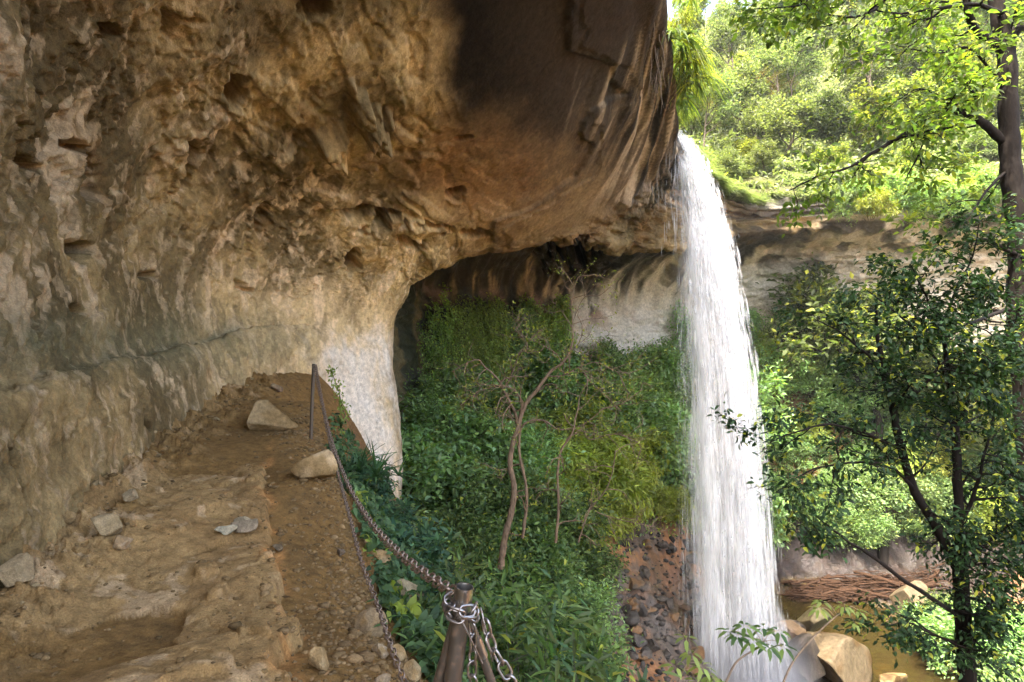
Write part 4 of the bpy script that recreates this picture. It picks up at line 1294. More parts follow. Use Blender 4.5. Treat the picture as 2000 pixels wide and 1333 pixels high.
# ------------------------------------------------------------------ foliage builders
M_LEAF = leaf_mat("leaf", trans=.42, gloss=.28, rough=.5, tmul=1.8)
M_LEAF_DARK = leaf_mat("dark_leaf", trans=.3, gloss=.13, rough=.45)
M_LEAF_GLOW = leaf_mat("bright_leaf", trans=.5, gloss=.35, rough=.5, tcol=(1.05, 1.15, .4), tmul=1.6)
M_GRASS = leaf_mat("grass_blade", trans=.45, gloss=.3, rough=.5)
M_BARK = bark_mat("bark", (.075, .06, .045))
M_BARK_DARK = bark_mat("dark_bark", (.013, .010, .008), .5)
M_BARK_PALE = bark_mat("pale_bark", (.22, .165, .115), .45)

G_DARK = np.array((.034, .070, .026)); G_BLUE = np.array((.135, .205, .105)); G_MID = np.array((.16, .23, .06)); G_LIGHT = np.array((.21, .26, .065)); G_YEL = np.array((.21, .225, .03)); G_PALE = np.array((.165, .20, .095))
H_LIGHT, H_PALE, H_MID = np.array((.095, .12, .04)), np.array((.135, .15, .085)), np.array((.055, .078, .028))


def unit(v):
    return v / np.maximum(np.linalg.norm(v, axis=-1, keepdims=True), 1e-9)


def leaves(g, pos, axis, normal, length, width, col, style="diamond", fold=.25, droop=.15):
    pos, axis = np.asarray(pos), unit(np.asarray(axis))
    n = len(pos)
    if n == 0: return
    side = unit(np.cross(axis, normal)); nr_ = np.cross(side, axis)
    L_ = np.broadcast_to(length, (n,))[:, None]; W_ = np.broadcast_to(width, (n,))[:, None]
    col = np.broadcast_to(col, (n, 3))
    tip = pos + axis * L_ - nr_ * (L_ * droop)
    if style == "diamond":
        m_ = pos + axis * L_ * .42
        up = nr_ * (W_ * fold)
        v = np.stack([pos, m_ + side * W_ / 2 + up, tip, m_ - side * W_ / 2 + up], 1)
        i = np.arange(n)[:, None] * 4
        f = np.concatenate([i + np.array([0, 1, 2]), i + np.array([0, 2, 3])])
        k = 4
    else:
        c_ = pos + axis * L_ * .5 + nr_ * L_ * droop * .15
        a1_ = pos + axis * L_ * .28; a2_ = pos + axis * L_ * .68 - nr_ * L_ * droop * .35
        up = nr_ * (W_ * fold)
        v = np.stack([pos, c_, tip, a1_ + side * W_ / 2 + up, a2_ + side * W_ * .42 + up * .8, a1_ - side * W_ / 2 + up, a2_ - side * W_ * .42 + up * .8], 1)
        i = np.arange(n)[:, None] * 7
        T = np.array([[0, 3, 1], [1, 3, 4], [1, 4, 2], [0, 1, 5], [1, 6, 5], [1, 2, 6]])
        f = (i[:, None] + T[None]).reshape(-1, 3)
        k = 7
    g.add(v.reshape(-1, 3), f, np.repeat(col, k, 0))


def tint(r, n, a, b, var=.25, yel=0.0):
    t = r.random(n)[:, None]
    c = a * (1 - t) + b * t
    c = c * (1 + var * r.normal(size=(n, 1))).clip(.45, 1.7)
    if yel:
        y = r.random(n) < yel
        c[y] = G_YEL * r.uniform(.8, 1.4, (y.sum(), 1))
    return c


class Plant:
    """branches go to one mesh, leaf anchors to another"""
    def __init__(self, seed):
        self.r = np.random.default_rng(seed)
        self.w = Geo(); self.anch = []

    def branch(self, p, d, L, r, lev, cfg):
        R_ = self.r
        n = 5 if lev < cfg["levels"] else 4
        pts = [np.asarray(p, float)]; dd = unit(np.asarray(d, float))
        for k in range(n):
            dd = unit(dd + R_.normal(0, cfg.get("wander", .18), 3) + np.array((0, 0, cfg.get("up", .06))))
            pts.append(pts[-1] + dd * L / n)
        pts = np.array(pts)
        if r > cfg.get("rmin", .002):
            self.w.tube(pts, np.linspace(r, r * .45, n + 1), 7 if lev == 0 else (5 if lev == 1 else 4), cap=False)
        if lev >= cfg["levels"]:
            for k in range(1, n + 1):
                self.anch.append((pts[k], unit(pts[k] - pts[k - 1])))
            return
        kids = cfg["kids"][lev]
        for k in range(kids):
            t = cfg.get("start", .3) + (1 - cfg.get("start", .3)) * (k + R_.random()) / kids
            i = min(int(t * n), n - 1)
            q_ = pts[i] + (pts[i + 1] - pts[i]) * (t * n - i)
            ax = unit(pts[i + 1] - pts[i])
            perp = unit(np.cross(ax, R_.normal(size=3)))
            ang = R_.uniform(*cfg.get("ang", (.5, 1.1)))
            cd = ax * math.cos(ang) + perp * math.sin(ang)
            if "flat" in cfg: cd[2] *= cfg["flat"]
            self.branch(q_, cd, L * cfg.get("ratio", .6) * R_.uniform(.7, 1.2) * (1.15 - .5 * t), r * .5, lev + 1, cfg)
        self.branch(pts[-1], dd, L * .45, r * .42, lev + 1, cfg)

    def foliage(self, per, length, aspect, ca, cb, yel=.0, style="diamond", spread=.1, hang=.0, var=.25, whorl=False):
        R_ = self.r
        P_ = np.repeat(np.array([a[0] for a in self.anch]), per, 0)
        D_ = np.repeat(np.array([a[1] for a in self.anch]), per, 0)
        n = len(P_)
        P_ = P_ + R_.normal(0, spread, (n, 3))
        ax = unit(D_ * (.2 if whorl else .6) + R_.normal(0, .6, (n, 3)) * np.array((1, 1, .55)) + np.array((0, 0, -hang)))
        nm = unit(R_.normal(0, .45, (n, 3)) + np.array((0, 0, 1.0)))
        l = length * R_.uniform(.6, 1.25, n)
        g = Geo()
        clump = np.repeat(.75 + .5 * R_.random(len(self.anch)), per)[:, None]
        leaves(g, P_, ax, nm, l, l * aspect, tint(R_, n, ca, cb, var, yel) * clump, style)
        return g


def make_tree(seed, name, label, cat, group, height, trunk_r, cfg, leaf, matl=None, matb=None, stems=1, lean=.15, loc=(0, 0, -50), crown="crown"):
    pl_ = Plant(seed)
    for s in range(stems):
        a = pl_.r.uniform(0, 6.28)
        d_ = np.array((math.cos(a) * lean, math.sin(a) * lean, 1)) * (1 if stems == 1 else 1)
        o_ = np.array((math.cos(a), math.sin(a), 0)) * (.0 if stems == 1 else .12 * height * pl_.r.random())
        pl_.branch(o_ - np.array((0, 0, .3)), d_, height * .62 * pl_.r.uniform(.75, 1.05), trunk_r, 0, cfg)
    root = thing(name, loc, label, cat, group)
    pl_.w.build("trunk" if stems == 1 else "stems", matb or M_BARK, root, color=False)
    pl_.foliage(**leaf).build(crown, matl or M_LEAF, root, smooth=False)
    return root


# ------------------------------------------------------------------ hillside trees (a handful of kinds, then copies)
HG = "trees growing on the far hillside above the cliff"
hill_protos = []
cfgA = dict(levels=3, kids=[6, 5, 4], ratio=.62, wander=.16, up=.05, start=.35, ang=(.5, 1.15))
labs = ["pale green airy tree growing on the bright hillside above the cliff", "round yellow green tree on the bright hillside above the cliff",
        "tall thin stemmed grey green tree on the bright hillside above the cliff", "dense deep green tree among paler ones on the hillside above the cliff"]
hill_protos.append(make_tree(1001, "hill_tree", labs[0], "tree", HG, 6.2, .10, cfgA, dict(per=7, length=.24, aspect=.42, ca=H_LIGHT, cb=H_PALE, yel=.05, spread=.20)))
hill_protos.append(make_tree(1002, "hill_tree", labs[1], "tree", HG, 5.2, .11, dict(cfgA, kids=[7, 5, 4], ang=(.7, 1.3)), dict(per=7, length=.22, aspect=.5, ca=H_LIGHT, cb=G_YEL * .6, yel=.15, spread=.17)))
hill_protos.append(make_tree(1003, "hill_tree", labs[2], "tree", HG, 7.0, .07, dict(cfgA, kids=[5, 4, 4], start=.5, up=.12), dict(per=6, length=.22, aspect=.32, ca=H_PALE, cb=H_MID * 1.3, yel=.03, spread=.2, hang=.3)))
hill_protos.append(make_tree(1004, "hill_tree", labs[3], "tree", HG, 5.6, .12, cfgA, dict(per=8, length=.22, aspect=.45, ca=H_MID, cb=H_MID * .8, yel=.03, spread=.18)))
hill_used = [False] * 4
rh = np.random.default_rng(31)


def place(protos, used, k, loc, rz, sc_, label=None, group=None):
    if not used[k]:
        used[k] = True
        o = protos[k]
        o.location = loc; o.rotation_euler = (0, 0, rz); o.scale = (sc_,) * 3 if np.isscalar(sc_) else sc_
        if label: o["label"] = label
        if group: o["group"] = group
        return o
    return dup(protos[k], loc, rz, sc_, label, group)


n_hill = 0
for row, (off, gap) in enumerate([(3.5, 2.0), (6.5, 2.1), (10, 2.3), (14, 2.5), (18.5, 2.8), (23.5, 3.2), (29, 3.6), (35, 4.2)]):
    us_ = np.linspace(5.5, 15, 400)
    L_ = catmull(NET[:, 8], us_)
    o_ = L_ - ctr; o_[:, 2] = 0; o_ /= np.linalg.norm(o_, axis=1, keepdims=True)
    R_ = L_ + o_ * off
    s = np.concatenate([[0], np.cumsum(np.linalg.norm(np.diff(R_[:, :2], axis=0), axis=1))])
    for a in np.arange(0, s[-1], gap):
        i = int(np.interp(a + rh.normal(0, .5), s, np.arange(400)))
        x, y = R_[i, 0] + rh.normal(0, .8), R_[i, 1] + rh.normal(0, .8)
        if y < 14: continue
        z = hill_z(x, y)
        if z is None: continue
        p_, q_ = 1000 + x / y * F, 666.5 - (z + 2.5) / y * F
        if not (1180 < p_ < 2120 and q_ > -260): continue
        if 1590 < p_ < 1700 and q_ < 150 and rh.random() < .75: continue      # the gap where the sky shows
        k = rh.choice(4, p=[.36, .26, .24, .14])
        if off < 5: k = rh.choice([0, 1]);
        sc_ = rh.uniform(.8, 1.35) * (.42 if off < 5 else .75 if off < 9 else 1.1)
        place(hill_protos, hill_used, k, (x, y, z), rh.uniform(0, 6.28), (sc_, sc_, sc_ * rh.uniform(.85, 1.15)))
        n_hill += 1

# leafy undergrowth between the trees of the hillside
def scatter(n_, hitf, box, ok, length, aspect, ca, cb, hgt, seed, yel=.05, cl=.8):
    r = np.random.default_rng(seed)
    P_ = []
    for _ in range(n_):
        h_ = hitf(r.uniform(box[0], box[2]), r.uniform(box[1], box[3]))
        if h_ is not None and ok(h_): P_.append(h_[:])
    P_ = np.array(P_); n = len(P_)
    dist = P_[:, 1]
    cl_ = fbm(P_, cl, 3, seed)
    P_ = P_ + r.normal(0, .25, (n, 3)) * np.array((1, 1, 0))
    P_[:, 2] += r.random(n) * hgt * (.5 + .8 * cl_.clip(-.4, 1)) - .02
    l = length * r.uniform(.6, 1.4, n)
    g = Geo()
    leaves(g, P_, r.normal(0, .6, (n, 3)) + np.array((0, -.35, .1)), unit(r.normal(0, .5, (n, 3)) + np.array((-.2, -.4, 1))), l, l * aspect, tint(r, n, ca, cb, .25, yel) * (1 + .5 * cl_[:, None]).clip(.5, 1.6))
    return g


ug = scatter(42000, hill_hit, (1290, -20, 2040, 400), lambda h_: h_[1] < 75, .34, .38, H_PALE, H_LIGHT, 1.3, 36).build("hillside_undergrowth", M_LEAF, smooth=False)
tag(ug, kind="stuff")
ok_g = lambda h_: not (h_[0] > 2.9 and h_[0] / h_[1] > .19 and h_[2] / h_[1] < -.34 and h_[0] < 9) and not (h_[0] > 8.8 and 14 < h_[1] < 27 and h_[2] < -9.5) and not (3.2 < h_[0] < 8.6 and 15 < h_[1] < 22) and h_[0] > edge_x(h_[1]) + 1.0
ug = scatter(26000, ter_hit, (770, 660, 1420, 1333), ok_g, .15, .42, G_MID, G_BLUE, .6, 37).build("gully_undergrowth", M_LEAF, smooth=False)
tag(ug, kind="stuff")
ug = scatter(20000, ter_hit, (1400, 560, 2040, 1090), lambda h_: ok_g(h_) and h_[2] > -10.2, .24, .42, H_PALE, H_LIGHT, .9, 38).build("slope_undergrowth", M_LEAF, smooth=False)
tag(ug, kind="stuff")

# low bushes, ferns and grasses on the hillside
def make_tuft(seed, name, label, cat, group, n, L_, w_, ca, cb, arch=.6, matl=None, spread=.25, part="blades", segs=5, loc=(0, 0, -50), yel=0, outward=1.0, hang=False):
    r = np.random.default_rng(seed)
    g = Geo()
    a = r.uniform(0, 6.28, n); ln = L_ * r.uniform(.5, 1.15, n); tilt = r.uniform(.15, 1.0, n) * outward
    base_ = np.stack([np.cos(a), np.sin(a), a * 0], -1) * (spread * r.random(n) ** .5)[:, None]
    dirh = unit(np.stack([np.cos(a), np.sin(a), a * 0], -1) + r.normal(0, .35, (n, 3)) * np.array((1, 1, 0)))
    cols = tint(r, n, ca, cb, .25, yel)
    t = np.linspace(0, 1, segs)
    # arching blade: up and out, then over
    h_ = t[None] * np.cos(tilt)[:, None] - arch * (t[None] ** 2) * (1.25 if hang else 1.0)
    o_ = t[None] * np.sin(tilt)[:, None] + .25 * t[None] ** 2
    p = base_[:, None] + dirh[:, None] * (o_ * ln[:, None])[..., None] + np.array((0, 0, 1.0)) * (h_ * ln[:, None])[..., None]
    sd = np.stack([-dirh[:, 1], dirh[:, 0], dirh[:, 0] * 0], -1)
    wv = w_ * np.array([.8, 1, .8, .5, .03])[:segs]
    v = np.stack([p + sd[:, None] * wv[None, :, None] / 2, p - sd[:, None] * wv[None, :, None] / 2], 2)
    idx = np.arange(n * segs * 2).reshape(n, segs, 2)
    f = np.stack([idx[:, :-1, 0], idx[:, :-1, 1], idx[:, 1:, 1], idx[:, 1:, 0]], -1).reshape(-1, 4)
    g.add(v.reshape(-1, 3), f, np.repeat(cols, segs * 2, 0))
    o = g.build(name, matl or M_GRASS, None)
    o.location = loc
    return tag(o, label, cat, group)


TG = "grass and fern clumps along the top of the far cliff"
tufts = [make_tuft(71, "grass_clump", "pale green arching grass clump on the top edge of the far cliff", "grass clump", TG, 420, 1.3, .05, H_PALE, H_LIGHT, .75, spread=.45),
         make_tuft(72, "fern_clump", "feathery yellow green fern clump on the top edge of the far cliff", "fern", TG, 520, .95, .075, H_LIGHT, H_PALE, .7, spread=.5)]
tu = [False, False]


def place1(protos, used, k, loc, rz, sc_, label=None, group=None, tilt=None):
    o = protos[k]
    if used[k]:
        o = o.copy(); COL.objects.link(o)
    used[k] = True
    o.location = loc; o.rotation_euler = tilt or (0, 0, rz); o.scale = (sc_,) * 3
    if label: o["label"] = label
    if group: o["group"] = group
    return o


for k in range(230):
    u_ = rh.uniform(8.6, 15)
    L_ = catmull(NET[:, 8], np.array([u_]))[0]
    o_ = L_ - ctr; o_[2] = 0; o_ /= np.linalg.norm(o_)
    dist_ = rh.choice([.1, .5, 1.2, 2.4, 4.0]) + rh.normal(0, .2)
    x, y = (L_ + o_ * max(dist_, .1))[:2]
    z = hill_z(x, y)
    if z is None or np.hypot(x - 5.6, y - 19.8) < 1.3: continue
    p_ = 1000 + x / y * F
    if p_ > 2100: continue
    place1(tufts, tu, int(rh.random() < .45), (x, y, z - .05), rh.uniform(0, 6.28), rh.uniform(.7, 1.3))

dry = make_tuft(77, "dry_grass_clump", "pinkish dry grass patch on the hillside above the waterfall", "grass clump", None, 1500, 2.2, .03, np.array((.22, .135, .075)), np.array((.19, .16, .07)), .35, spread=3.0)
hh = hill_hit(1425, 215)
dry.location = hh
for o in (dry,):
    o.rotation_euler = (0, 0, .4)

# hanging grass on the lip beside the fall
HL = "hanging grass tufts on the lip beside the waterfall"
hang = make_tuft(81, "grass_tuft", "long yellow green grass hanging over the rock lip above the waterfall", "grass", HL, 46, .8, .032, H_LIGHT, G_YEL * .5, 1.15, spread=.3, outward=1.2, hang=True, yel=.3)
hu = [False]
fern_h = make_tuft(82, "hanging_fern", "ragged fern drooping from the rock lip above the waterfall", "fern", HL, 46, .55, .065, H_MID * 1.3, H_LIGHT, 1.0, spread=.25, outward=1.3, hang=True, yel=.1)
fu = [False]
for j, u_ in enumerate(np.linspace(4.7, 7.8, 22)):
    L_ = catmull(NET[:, 8], np.array([u_ + rh.normal(0, .06)]))[0]
    w_ = np.interp(u_, [4.7, 6.5, 7.8], [.75, .55, .25])
    for k in range(3):
        pos_ = (L_[0] + .45 + w_ * rh.random() - .08, L_[1] + rh.normal(0, .15) + .3 * k, L_[2] + .35 - rh.uniform(.0, 1.5) * w_)
        if rh.random() < .42:
            place1([hang], hu, 0, pos_, rh.uniform(0, 6.28), rh.uniform(.4, 1.2) * (1 if u_ < 7.2 else .55))
        elif rh.random() < .7:
            place1([fern_h], fu, 0, pos_, rh.uniform(0, 6.28), rh.uniform(.6, 1.3) * (1 if u_ < 7.2 else .55))
# pale roots dangling over the lip
g = Geo(); rr_ = np.random.default_rng(83)
for k in range(46):
    L_ = catmull(NET[:, 7], np.array([rr_.uniform(4.6, 6.3)]))[0] * .25 + catmull(NET[:, 8], np.array([rr_.uniform(4.6, 6.3)]))[0] * .75
    p = np.array((L_[0] + rr_.normal(.12, .1), L_[1] - .15 + rr_.normal(0, .15), L_[2] + .2)); ln = rr_.uniform(.5, 1.9)
    pts = [p]
    for s in range(6):
        pts.append(pts[-1] + np.array((rr_.normal(0, .05), rr_.normal(0, .05), -ln / 6)))
    g.tube(pts, np.linspace(.012, .004, 7), 4, cap=False)
tag(g.build("dangling_roots", M_BARK_PALE, color=False), kind="stuff")

# ------------------------------------------------------------------ bushes of the gully and the banks
BG = "leafy bushes filling the gully below the path"
cfgB = dict(levels=2, kids=[6, 5], ratio=.65, wander=.22, up=.10, start=.25, ang=(.5, 1.2), rmin=.003)
bl = ["deep green broad leaved bush growing in the gully below the path", "blue green small leaved bush growing in the gully below the path",
      "yellow green lance leaved bush growing in the gully below the path", "dark glossy bush in the shade of the gully below the path"]
bushes = [make_tree(1101, "bush", bl[0], "bush", BG, 2.3, .022, cfgB, dict(per=10, length=.135, aspect=.42, ca=G_MID, cb=G_BLUE * 1.2, yel=.03, spread=.12, hang=.25, style="oval"), stems=6, lean=.5, crown="foliage"),
          make_tree(1102, "bush", bl[1], "bush", BG, 2.2, .02, cfgB, dict(per=15, length=.11, aspect=.45, ca=G_BLUE * 1.2, cb=G_MID, yel=.02, spread=.12), stems=6, lean=.5, crown="foliage"),
          make_tree(1103, "bush", bl[2], "bush", BG, 2.1, .018, cfgB, dict(per=14, length=.19, aspect=.2, ca=G_LIGHT, cb=G_YEL, yel=.1, spread=.13, hang=.45, style="oval"), stems=6, lean=.55, crown="foliage", matl=M_LEAF_GLOW),
          make_tree(1104, "bush", bl[3], "bush", BG, 2.2, .02, cfgB, dict(per=11, length=.11, aspect=.4, ca=G_DARK * .9, cb=G_MID * .7, yel=.02, spread=.13, hang=.2, style="oval"), stems=6, lean=.5, crown="foliage", matl=M_LEAF_DARK)]
bu = [False] * 4
BUSH = [  # px, py of the foot, size in px of its height, kind   (gully, from far to near)
    (820, 900, 170, 1), (880, 900, 190, 0), (960, 900, 190, 1), (850, 980, 200, 0), (910, 1010, 210, 0), (980, 1000, 200, 1), (870, 870, 160, 0), (930, 860, 150, 0), (1050, 930, 190, 2), (905, 945, 150, 0), (860, 930, 140, 0), (1140, 930, 150, 2), (1200, 920, 140, 2), (1250, 890, 140, 0), (1010, 960, 150, 0), (930, 1040, 160, 0),
    (1120, 900, 150, 0), (1180, 860, 170, 1), (1240, 850, 180, 1), (1290, 840, 170, 1), (1160, 800, 150, 1), (1220, 790, 130, 1), (1280, 780, 130, 1), (1330, 800, 150, 1), (1330, 900, 170, 1), (1270, 930, 170, 0), (1350, 980, 150, 0), (1090, 830, 160, 0),
    (1120, 980, 180, 2), (1180, 950, 160, 2), (1230, 930, 130, 2), (1060, 1020, 170, 2), (1120, 1080, 170, 2), (1150, 1040, 130, 2), (1000, 1090, 230, 3), (1060, 1150, 210, 1), (1090, 1165, 170, 3), (940, 1090, 230, 3), (1060, 1240, 170, 1),
    (1010, 1210, 260, 3), (1080, 1340, 230, 3), (1010, 1330, 280, 3), (1070, 1400, 170, 2), (940, 1190, 230, 3), (1340, 1020, 90, 1), (1300, 1000, 80, 2), (1210, 1000, 90, 2), (820, 960, 130, 3), (800, 880, 110, 3), (900, 1150, 190, 3), (1390, 960, 190, 1), (1380, 860, 190, 1), (1410, 1000, 150, 1)]
for (x, y, hp, k) in BUSH:
    h_ = ter_hit(x, y)
    if h_ is None: continue
    H_ = hp * h_.y / F
    place(bushes, bu, k, (h_.x, h_.y, h_.z - .1), rh.uniform(0, 6.28), H_ / 2.0)

# bushes hanging over the far ledge
LG = "bushes hanging over the ledge of the far cliff"
for u_ in np.linspace(12.9, 14.9, 19):
    L_ = catmull(NET[:, 8], np.array([u_]))[0]
    kk = int(rh.choice([0, 1, 2]))
    place(bushes, bu, kk, (L_[0] + rh.normal(0, .2), L_[1] - .1 + rh.uniform(-.3, .6), L_[2] - rh.uniform(.2, 1.2)), rh.uniform(0, 6.28), rh.uniform(.5, 1.0),
          ["broad leaved bush spilling over the ledge of the far cliff", "small leaved bush spilling over the ledge of the far cliff", "yellow green bush spilling over the ledge of the far cliff"][kk], LG)
# the wooded slope right of the fall and the right bank
SG = "trees and bushes on the slope beyond the pool"
sl_l = ["pale green bushy tree on the slope beyond the pool", "blue green bush on the slope beyond the pool", "bright yellow green bush on the slope beyond the pool", "dark green bush on the shaded bank beyond the pool"]
for k in range(95):
    x, y = rh.uniform(1440, 2080), rh.uniform(600, 1060)
    if y < 640 + (x < 1650) * 20 and rh.random() < .5: continue
    h_ = ter_hit(x, y)
    if h_ is None or h_.y < 13: continue
    kk = rh.choice(4, p=[.55, .2, .22, .03]) if y < 930 else rh.choice(4, p=[.2, .3, .1, .4])
    sc_ = rh.uniform(.75, 1.5)
    o = place(bushes, bu, kk, (h_.x, h_.y, h_.z - .1), rh.uniform(0, 6.28), sc_, sl_l[kk], SG)
nb_l = ["broad leaved bush on the near bank of the pool", "blue green bush on the near bank of the pool", "", "dark green bush on the near shaded bank of the pool"]
for k in range(74):
    x, y = (rh.uniform(8.5, 20), rh.uniform(4, 17)) if k < 46 else (rh.uniform(9, 14), rh.uniform(8, 13.5)) if k < 62 else (rh.uniform(15, 20), rh.uniform(15, 23))
    if x < 16 and y > 13.6: continue
    if x / y < .72: continue
    z = ter_z(x, y); kk = rh.choice([0, 1, 3, 3])
    place(bushes, bu, kk, (x, y, z - .1), rh.uniform(0, 6.28), rh.uniform(.8, 1.5), nb_l[kk], "bushes on the near bank of the pool")
# two taller trees on the slope under the far cliff
t1 = make_tree(1201, "slender_tree", "slender pale tree with dark forked trunk in front of the far cliff", "tree", None, 8.2, .11, dict(cfgA, kids=[6, 5, 4], start=.45), dict(per=3, length=.17, aspect=.35, ca=H_LIGHT, cb=H_PALE, spread=.2), matb=M_BARK_DARK)
h_ = ter_hit(1500, 760); t1.location = (h_.x, h_.y, h_.z)
t2 = make_tree(1202, "leafy_tree", "round topped leafy tree with glossy leaves before the far cliff's end", "tree", None, 8.6, .13, dict(cfgA, kids=[7, 6, 5], start=.4), dict(per=10, length=.2, aspect=.5, ca=H_MID, cb=H_LIGHT, yel=.1, spread=.18), matb=M_BARK_DARK)
pt2 = P(1722, 900, 28.0); t2.location = (pt2[0], pt2[1], ter_z(pt2[0], pt2[1]))
t2.scale = ((P(1725, 430, 28)[2] - t2.location.z) / 8.0,) * 3

# ------------------------------------------------------------------ creepers hanging on the recess wall
CG = "green creepers hanging on the wall of the recess"


def creeper(seed, x0, x1, y0, y1, n, label, ca, cb, off=(.1, 1.0), leaf=.16, long_=(.5, 1.6), yel=.04):
    r = np.random.default_rng(seed)
    g = Geo(); st_ = Geo()
    h0 = None
    for k in range(n):
        x = r.uniform(x0, x1) + r.normal(0, 7); y = y0 + (y1 - y0) * r.random() ** 1.15 + 16 * math.sin(x * .07 + seed) + 10 * math.sin(x * .19) + r.normal(0, 6)
        hit, nm = wall_hit(x, y)
        if hit is None or hit.y < 16: continue
        nm = np.array(nm); hit = np.array(hit)
        if nm @ (-hit) < 0: nm = -nm
        if h0 is None: h0 = hit.copy()
        p = hit + nm * r.uniform(*off) - h0
        L_ = r.uniform(*long_)
        m_ = 6
        pts = [p]
        for s in range(m_):
            pts.append(pts[-1] + np.array((r.normal(0, .05), r.normal(0, .05), -L_ / m_)) + nm * (.10 * (1 - s / 3)))
        pts = np.array(pts)
        if k % 3 == 0: st_.tube(pts, .008, 3, cap=False)
        per = 5
        P_ = np.repeat(pts[1:], per, 0) + r.normal(0, .07, (m_ * per, 3))
        ax = unit(r.normal(0, .5, (m_ * per, 3)) + nm * .5 + np.array((0, 0, -.55)))
        leaves(g, P_, ax, unit(nm * .7 + r.normal(0, .35, (m_ * per, 3)) + np.array((0, 0, .7))), leaf * r.uniform(.6, 1.3, m_ * per), leaf * .5, tint(r, m_ * per, ca, cb, .25, yel) * r.uniform(.75, 1.25))
    root = thing("creeper", tuple(h0), label, "creeper", CG)
    g.build("foliage", M_LEAF, root, smooth=False)
    st_.build("stems", M_BARK, root, color=False)


creeper(201, 795, 850, 620, 800, 170, "thin olive creeper strands at the corner where the recess wall begins", G_MID, G_MID * .5, leaf=.11)
creeper(202, 840, 905, 590, 800, 300, "olive green creeper curtain with a tuft of fern at its top", G_MID * 1.1, G_LIGHT * .95, leaf=.12)
creeper(203, 895, 960, 590, 800, 330, "fresh green creeper curtain in the middle of the recess wall", G_MID * 1.15, G_LIGHT)
creeper(204, 950, 1020, 600, 830, 340, "deep green matted creeper by the water streak on the recess wall", G_MID, G_BLUE)
creeper(205, 1010, 1092, 585, 690, 330, "bushy green creeper head ending sharply beside the bare pale rock", G_MID * 1.15, G_LIGHT, leaf=.15)
creeper(206, 1010, 1085, 680, 860, 280, "lower trailing creeper below the bushy creeper head", G_MID, G_DARK)
creeper(207, 800, 905, 770, 900, 260, "shaded creeper at the foot of the recess wall", G_MID * .5, G_MID * .9)
creeper(208, 826, 842, 560, 640, 24, "sparse fern sprigs clinging beside a pale rock streak", G_MID * 1.1, G_LIGHT * .95, long_=(.2, .6))
creeper(209, 1310, 1345, 590, 760, 90, "blue green creeper half hidden behind the waterfall spray", G_BLUE, G_MID)

# ------------------------------------------------------------------ leaves covering the slope under the chains
rc = np.random.default_rng(41)
g = Geo(); gy_ = Geo()
cnt = 0
pos, nrm = [], []
while cnt < 9000:
    y_ = 1.9 * (10.5 / 1.9) ** rc.random()
    ex = float(edge_x(y_))
    dx = abs(rc.normal(0, .55)) + .12 - .1 * rc.random() if y_ < 6.5 else abs(rc.normal(0, .6)) + .05
    if dx > 1.7: continue
    x_ = ex + dx * (1 + .05 * y_)
    z_ = float(ground(x_, y_))
    pos.append((x_, y_, z_)); cnt += 1
pos = np.array(pos)
e_ = pos[:, 0] - edge_x(pos[:, 1])
clump = fbm(np.stack([pos[:, 0], pos[:, 1], pos[:, 0] * 0], -1), 1.6, 3, 201)
keep = (clump + .55 * e_ + .12 * rc.normal(size=len(pos)) > -.05) | (pos[:, 1] > 5.5)
pos, e_, clump = pos[keep], e_[keep], clump[keep]
n = len(pos)
pos[:, 2] += rc.random(n) ** 1.3 * (.12 + .45 * np.clip(e_, 0, .9)) * (.7 + .6 * clump.clip(-.5, 1)) + .03
ax = unit(rc.normal(0, .6, (n, 3)) + np.array((.45, -.35, -.25)))
nm = unit(rc.normal(0, .38, (n, 3)) + np.array((.45, -.2, .9)))
l = rc.uniform(.05, .12, n)
cg = tint(rc, n, np.array((.036, .070, .030)), np.array((.07, .115, .042)), .28)
yg = (fbm(pos, 2.4, 2, 203) > .42) & (rc.random(n) < .7)
cg[yg] = np.array((.20, .25, .04)) * rc.uniform(.6, 1.2, (yg.sum(), 1))
leaves(g, pos, ax, nm, l, l * rc.uniform(.38, .6, n), cg, "oval", .22, .3)
gc = g.build("ground_cover_leaves", M_LEAF_DARK, smooth=False)
tag(gc, kind="stuff")
# taller leafy stems among them
CGS = "leafy stems rising from the slope beside the chains"
stem = make_tree(1301, "leafy_plant", "dark green leafy stem rising from the slope beside the chains", "plant", CGS, .7, .006, dict(levels=1, kids=[7], ratio=.45, wander=.2, up=.02, start=.2, ang=(.6, 1.2), rmin=.001), dict(per=8, length=.10, aspect=.36, ca=np.array((.032, .07, .045)), cb=np.array((.06, .11, .05)), spread=.04, hang=.35, style="oval"), matl=M_LEAF_DARK, stems=3, lean=.5, crown="foliage")
su = [False]
for k in range(110):
    y_ = 2.1 * (9.5 / 2.1) ** rc.random(); x_ = float(edge_x(y_)) + .45 + abs(rc.normal(0, .55))
    place([stem], su, 0, (x_, y_, float(ground(x_, y_)) - .05), rc.uniform(0, 6.28), rc.uniform(.6, 1.35))
